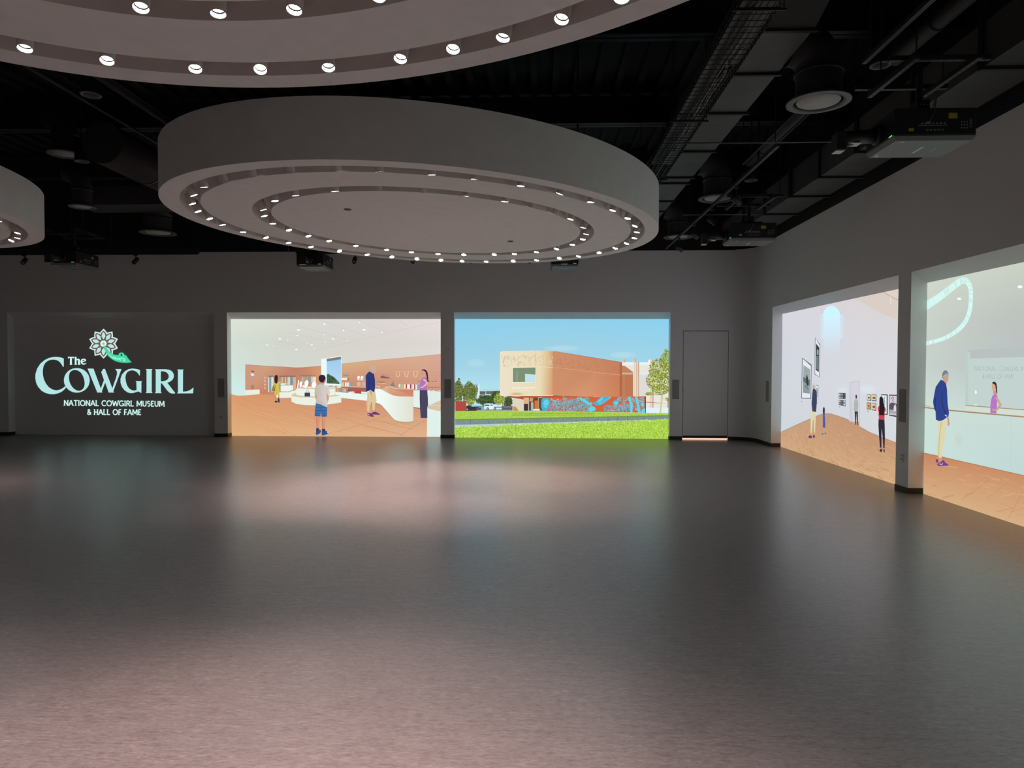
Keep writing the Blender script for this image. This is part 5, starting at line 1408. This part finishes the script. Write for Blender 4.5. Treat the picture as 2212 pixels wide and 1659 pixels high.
def frame(o, wd, photo, pc):
    P.poly(o, FRC)
    cx, cy = sum(p[0] for p in o) / 4, sum(p[1] for p in o) / 4
    P.poly([(p[0] + (wd if p[0] < cx else -wd), p[1] + (wd * 1.7 if p[1] < cy else -wd * 1.2)) for p in o], (218, 222, 230))
    P.poly(photo, pc)
frame([(300, 365), (440, 470), (435, 978), (288, 972)], 8, [(320, 472), (420, 540), (415, 902), (312, 888)], (150, 164, 160))
P.poly([(318, 650), (418, 700), (416, 790), (316, 720)], (96, 106, 108)); P.poly([(316, 730), (416, 800), (415, 902), (312, 888)], (132, 150, 146)); P.poly([(362, 640), (376, 615), (388, 670), (392, 780), (378, 790), (362, 740)], (52, 58, 64)); P.line([(345, 780), (395, 838)], 8, (60, 68, 72))
frame([(495, 60), (572, 170), (560, 660), (487, 610)], 6, [(510, 150), (557, 215), (550, 580), (503, 545)], (52, 60, 64))
P.poly([(525, 240), (548, 250), (546, 330), (522, 320)], (150, 166, 166)); P.poly([(512, 340), (530, 340), (526, 540), (508, 530)], (112, 124, 126)); P.line([(540, 340), (536, 540)], 12, (138, 150, 150))
frame([(505, 768), (545, 780), (540, 1048), (518, 1040)], 4, [(514, 810), (537, 830), (532, 960), (516, 950)], (150, 166, 172))
for x, y in ((285, 1010), (853, 1085)): P.line([(x, y), (x + 18, y + 8)], 5, (130, 134, 140)); P.line([(x, y + 14), (x + 20, y + 20)], 5, (140, 144, 150))
shape((196, 150, 124), [(460, 775), (480, 745), (492, 770), (487, 818), (465, 832)], [(430, 1480), (446, 1485), (440, 1530), (424, 1530)], [(478, 1478), (494, 1480), (490, 1525), (474, 1520)], sm=0)
shape((206, 200, 186), [(462, 765), (474, 742), (490, 750), (492, 785), (480, 780)])
shape((212, 205, 166), [(443, 1150), (505, 1178), (506, 1260), (495, 1482), (480, 1482), (477, 1292), (466, 1290), (446, 1492), (428, 1484), (430, 1280)], sm=0)
shape((60, 66, 88), [(463, 832), (490, 825), (520, 870), (526, 1000), (511, 1176), (456, 1166), (444, 1050), (455, 900)], sm=0)
shape((84, 62, 96), [(396, 1548), (420, 1520), (448, 1540), (445, 1566), (410, 1564)], [(462, 1545), (475, 1515), (492, 1525), (490, 1560), (468, 1558)])
shape((196, 150, 124), [(614, 1400), (628, 1400), (622, 1495), (612, 1495)], [(640, 1400), (650, 1400), (660, 1480), (650, 1485)], [(606, 1230), (618, 1240), (612, 1300), (603, 1295)], sm=0)
shape((64, 88, 164), [(614, 1190), (643, 1195), (650, 1410), (614, 1406)], sm=0); shape((52, 42, 50), [(615, 1125), (628, 1100), (643, 1125), (641, 1192), (628, 1200), (615, 1185)]); shape((92, 112, 116), [(590, 1500), (612, 1490), (622, 1500), (615, 1518)], [(640, 1490), (658, 1482), (666, 1495), (650, 1508)])
# small photos left of the doorway
P.crop(1800, 800, 8.296)
for y0, y1, sl in ((405, 505, 8), (530, 618, 28)):
    P.poly([(110, y0), (232, y0 + 2), (232, y1 + sl), (110, y1)], (40, 54, 64))
    for k, c in enumerate([(196, 206, 208), (140, 156, 164), (84, 98, 108)] if y0 < 500 else [(200, 206, 204), (110, 124, 132), (206, 212, 214)]): P.poly([(116 + k * 40, y0 + 10), (144 + k * 40, y0 + 10), (144 + k * 40, y1 - 6 + k * sl / 3), (116 + k * 40, y1 - 10 + k * sl / 3)], c)
    for k in range(3): P.oval(130 + k * 40, (y0 + y1) / 2 + 8, 9, 18, (52, 64, 72))
P.poly([(305, 215), (485, 185), (485, 1006), (430, 965), (365, 918), (300, 920)], (194, 194, 204)); P.poly([(320, 222), (478, 198), (478, 915), (365, 912)], (202, 202, 212)); P.line([(305, 216), (485, 186)], 6, (186, 172, 160)); P.line([(485, 186), (485, 1006)], 4, (170, 170, 180))
P.poly([(365, 918), (478, 925), (480, 1000), (420, 960)], (190, 146, 114))
shape((40, 46, 54), [(398, 720), (456, 728), (458, 960), (442, 960), (430, 760), (424, 960), (408, 960)], [(405, 960), (425, 965), (425, 978), (405, 976)], [(440, 960), (462, 970), (460, 982), (442, 980)], sm=0)
shape((166, 174, 172), [(398, 525), (425, 510), (452, 530), (460, 640), (452, 735), (425, 742), (398, 730), (385, 690), (388, 580)], sm=0); shape((58, 50, 52), [(414, 450), (428, 436), (440, 455), (440, 500), (415, 500)]); P.line([(386, 690), (392, 710)], 10, (180, 140, 120)); P.line([(456, 560), (458, 655)], 8, (150, 158, 156))
# four framed prints
for x0, y0, x1, y1, c, c2 in ((618, 430, 692, 548, (206, 204, 186), (70, 70, 72)), (705, 430, 788, 556, (216, 200, 150), (110, 80, 60)), (618, 575, 690, 704, (206, 160, 80), (160, 100, 50)), (705, 584, 788, 724, (222, 200, 170), (130, 90, 60))):
    P.poly([(x0, y0), (x1, y0 + 4), (x1, y1), (x0, y1 - 10)], (46, 58, 66)); P.poly([(x0 + 4, y0 + 8), (x1 - 10, y0 + 12), (x1 - 12, y1 - 14), (x0 + 4, y1 - 20)], c); P.poly([(x0 + 18, y0 + 52), (x1 - 25, y0 + 48), (x1 - 22, y1 - 44), (x0 + 24, y1 - 48)], c2, 2)
for k in range(3): P.line([(620, 718 + k * 12), (660, 724 + k * 12)], 5, (150, 154, 160))
P.poly([(880, 430), (995, 432), (995, 797), (880, 790)], (36, 52, 62)); P.poly([(886, 446), (978, 448), (978, 780), (886, 770)], (214, 226, 228)); P.curve([(945, 470), (930, 520), (945, 580), (920, 650)], [6, 16, 10, 14], (110, 124, 134))
P.poly([(1022, 436), (1180, 440), (1180, 840), (1022, 812)], (36, 52, 62)); P.poly([(1030, 452), (1180, 456), (1180, 815), (1030, 798)], (206, 192, 200)); P.curve([(1060, 520), (1080, 480), (1105, 495), (1085, 540), (1105, 570)], 10, (110, 100, 110)); P.poly([(1035, 600), (1090, 580), (1180, 620), (1180, 740), (1032, 730)], (84, 80, 94), 2); P.poly([(1032, 700), (1180, 720), (1180, 790), (1032, 775)], (170, 160, 166)); P.poly([(1110, 640), (1140, 610), (1150, 720), (1105, 730)], (206, 206, 210), 2)
# woman in red
shape((196, 150, 126), [(860, 1380), (890, 1380), (885, 1410), (862, 1410)], [(922, 1385), (942, 1385), (940, 1412), (924, 1412)], [(828, 760), (842, 765), (842, 822), (826, 820)], sm=0)
shape((46, 42, 54), [(835, 860), (938, 862), (945, 1000), (948, 1200), (942, 1395), (920, 1395), (905, 1180), (890, 1040), (886, 1180), (885, 1390), (858, 1385), (842, 1180), (830, 980)], sm=0)
shape((190, 66, 78), [(835, 640), (880, 615), (935, 640), (965, 700), (960, 740), (945, 740), (942, 860), (930, 890), (838, 880), (838, 760), (820, 720), (820, 670)], sm=0)
shape((38, 30, 34), [(850, 500), (882, 470), (912, 495), (928, 600), (945, 660), (935, 760), (925, 810), (880, 800), (845, 800), (848, 660)])
shape((60, 44, 66), [(848, 1440), (880, 1400), (897, 1420), (888, 1465), (868, 1460)], [(920, 1425), (935, 1405), (946, 1440), (942, 1468), (925, 1460)])
screen('gallery_projection', P, 'projected picture of a white gallery with framed photographs and wooden floor')

# ---------------------------------------------------------------- hall picture on the right wall, cut by the picture edge
P = Pic('x', RIGHT_OPEN[0][0], RIGHT_OPEN[0][1])
P.fill([[(198, 206, 194), (192, 200, 188), (194, 200, 188), (194, 200, 188)],
        [(192, 200, 192), (180, 186, 182), (184, 188, 180), (184, 188, 182)],
        [(190, 200, 194), (178, 184, 186), (180, 186, 186), (182, 188, 186)],
        [(196, 214, 206), (192, 208, 202), (190, 204, 198), (190, 204, 198)],
        [(196, 216, 208), (192, 208, 202), (188, 206, 202), (188, 206, 202)],
        [(194, 214, 206), (190, 208, 202), (186, 206, 204), (186, 206, 204)]])
P.crop(1995, 580, 9.217)
ring_pts = [(20, 760), (120, 700), (250, 620), (400, 510), (560, 385), (700, 280), (800, 235), (880, 270), (930, 370), (948, 480), (946, 620), (936, 760), (900, 920), (830, 1070), (730, 1190), (600, 1290), (450, 1375), (300, 1430), (150, 1470), (20, 1500)]
P.curve(ring_pts, [170, 160, 150, 140, 135, 135, 130, 110, 92, 84, 84, 84, 86, 90, 90, 86, 80, 76, 76, 84], (200, 232, 226), n=4)
g = random.Random(17)
Q = []
for i in range(len(ring_pts) - 1):
    for k in range(5): Q.append((mix(ring_pts[i], ring_pts[i + 1], k / 5), math.atan2(ring_pts[i + 1][1] - ring_pts[i][1], ring_pts[i + 1][0] - ring_pts[i][0])))
for i, (q, a) in enumerate(Q):
    wv = 62 if i < 32 else 38
    nx, ny = -math.sin(a + 0.35), math.cos(a + 0.35)
    P.line([(q[0] - nx * wv, q[1] - ny * wv), (q[0] + nx * wv, q[1] + ny * wv)], g.uniform(6, 13), g.choice([(214, 248, 242), (208, 244, 238), (186, 220, 216), (220, 250, 246)]), up=(i % 6 == 0))
P.oval(717, 603, 42, 22, (236, 250, 244)); P.oval(1930, 365, 50, 28, (240, 250, 244))
P.crop(1995, 740, 5.926)
P.poly([(545, 96), (1286, 60), (5780, -160), (5780, 1400), (1286, 950), (540, 880)], (186, 202, 198))
P.poly([(555, 96), (1286, 60), (5780, -160), (5780, 0), (1286, 186), (600, 205)], (176, 184, 184)); P.hgrad([(555, 96), (602, 130), (602, 800), (543, 805)], (176, 192, 186), (188, 204, 200))
P.crop(0, 0, 1)
text(P, 'NATIONAL COWGIRL MUSEUM', 2105.5, 800.3, 2245.0, 801.0, 9.8, 1.0, (206, 218, 214), serif=False)
text(P, '& HALL OF FAME', 2122.3, 817.3, 2190.8, 818.0, 9.8, 1.0, (206, 218, 214), serif=False)
text(P, 'NATIONAL COWGIRL MUSEUM', 2106.0, 800.7, 2245.5, 801.4, 9.8, 0.8, (150, 164, 162), serif=False)
text(P, '& HALL OF FAME', 2122.8, 817.7, 2191.3, 818.4, 9.8, 0.8, (150, 164, 162), serif=False)
P.crop(1995, 740, 5.926)
P.poly([(662, 640), (676, 606), (690, 640), (676, 658)], (232, 246, 242), 2); P.glow(672, 800, 30, 14, (226, 236, 226), (188, 203, 199))
P.line([(545, 804), (860, 828), (1286, 860), (5780, 1198)], 11, (164, 138, 108)); P.poly([(545, 812), (1286, 868), (5780, 1206), (5780, 1390), (1286, 942), (540, 880)], (200, 212, 202))
# woman in purple behind the rail
shape((190, 146, 124), [(900, 610), (938, 610), (940, 668), (900, 668)], sm=0)
shape((46, 40, 52), [(884, 515), (912, 500), (938, 520), (948, 580), (952, 655), (940, 640), (925, 560), (895, 530)])
shape((206, 158, 134), [(880, 560), (890, 525), (922, 540), (930, 575), (918, 610), (898, 615), (884, 595)])
shape((178, 112, 190), [(890, 680), (940, 655), (955, 690), (948, 780), (940, 912), (864, 906), (862, 820), (872, 730)], sm=0)
P.line([(935, 700), (965, 745), (995, 795), (955, 850), (915, 870), (885, 850)], [30, 28, 28, 26, 22, 14], (190, 160, 130)); P.line([(888, 590), (905, 594)], 5, (226, 200, 190))
# near rail, parapet, floor
P.poly([(18, 850), (330, 880), (1286, 962), (5780, 1360), (5780, 2720), (1286, 1700), (16, 1412)], None, 0, [(196, 214, 206), (194, 212, 204), (190, 206, 202), (188, 204, 202), (182, 204, 204), (184, 206, 204), (192, 216, 208)])
P.glow(460, 1250, 60, 100, (187, 205, 196), (190, 209, 203))
P.line([(18, 830), (330, 866), (700, 900), (1286, 950), (5780, 1342)], 17, (158, 126, 98)); P.line([(18, 822), (330, 858), (1286, 942), (5780, 1334)], 5, (206, 182, 150)); P.line([(18, 808), (90, 816)], 9, (190, 164, 132)); P.line([(1132, 955), (1125, 1660)], 3, (176, 196, 194))
P.poly([(10, 1410), (250, 1460), (640, 1552), (1286, 1698), (5780, 2716), (5780, 4600), (10, 2050)], None, 0, [(192, 128, 92), (192, 128, 92), (194, 134, 96), (192, 142, 104), (192, 142, 104), (204, 170, 130), (204, 166, 126)])
g = random.Random(33)
for k in range(70):
    x, y = g.uniform(20, 1500), 0
    y = 1440 + x * 0.225 + g.uniform(0, 1) * 520
    L = g.uniform(60, 260); P.line([(x, y), (x + L, y + L * g.choice((0.12, 0.3, -0.25)))], g.uniform(6, 26), g.choice([(198, 152, 113), (201, 157, 118), (195, 147, 109), (203, 160, 121)]), up=(k % 10 == 0))
for a in (((880, 1740), (500, 2010)), ((1286, 1900), (1100, 2250)), ((820, 2000), (1080, 1800)), ((18, 1560), (420, 1540))): P.line(a, 5, (186, 130, 92))
P.line([(10, 1412), (640, 1554), (1286, 1700), (5780, 2718)], 8, (160, 112, 88))
# man in blue
shape((196, 150, 126), [(178, 1465), (200, 1470), (198, 1500), (178, 1495)], [(208, 1470), (240, 1475), (240, 1520), (212, 1520)], [(305, 950), (330, 945), (345, 1040), (335, 1066), (315, 1060), (318, 1000)], sm=0)
shape((212, 204, 166), [(190, 995), (300, 965), (302, 1050), (285, 1180), (262, 1300), (240, 1475), (205, 1472), (195, 1440), (175, 1430), (182, 1300), (200, 1180)], sm=0)
P.line([(240, 1010), (215, 1200), (200, 1460)], 9, (186, 176, 134))
shape((110, 66, 126), [(190, 1545), (230, 1530), (262, 1500), (290, 1535), (326, 1562), (318, 1578), (240, 1582), (192, 1575)], [(168, 1500), (190, 1490), (200, 1530), (170, 1535)])
P.poly([(192, 1550), (255, 1555), (262, 1535), (240, 1565)], (230, 220, 236)); P.line([(225, 1580), (320, 1578)], 6, (170, 130, 190))
shape((200, 152, 126), [(250, 440), (300, 440), (328, 430), (326, 480), (300, 528), (268, 500)])
shape((122, 122, 122), [(250, 450), (252, 395), (275, 360), (305, 358), (328, 390), (328, 440), (300, 450), (275, 458)]); shape((164, 164, 160), [(258, 430), (300, 400), (326, 405), (324, 440), (296, 452), (265, 455)])
shape((46, 66, 136), [(232, 475), (268, 490), (300, 528), (312, 600), (320, 780), (338, 900), (330, 945), (306, 960), (262, 992), (215, 1006), (170, 988), (165, 880), (148, 850), (132, 760), (150, 650), (168, 565)], sm=0)
P.line([(240, 640), (255, 800), (300, 940)], [6, 12, 14], (34, 50, 112)); P.line([(285, 560), (310, 640)], 7, (36, 52, 114)); P.line([(160, 700), (165, 870)], 8, (32, 46, 104)); P.line([(286, 925), (312, 945)], 12, (190, 206, 220))
screen('hall_projection', P, 'projected picture of a pale hall with a man in blue at a rail')
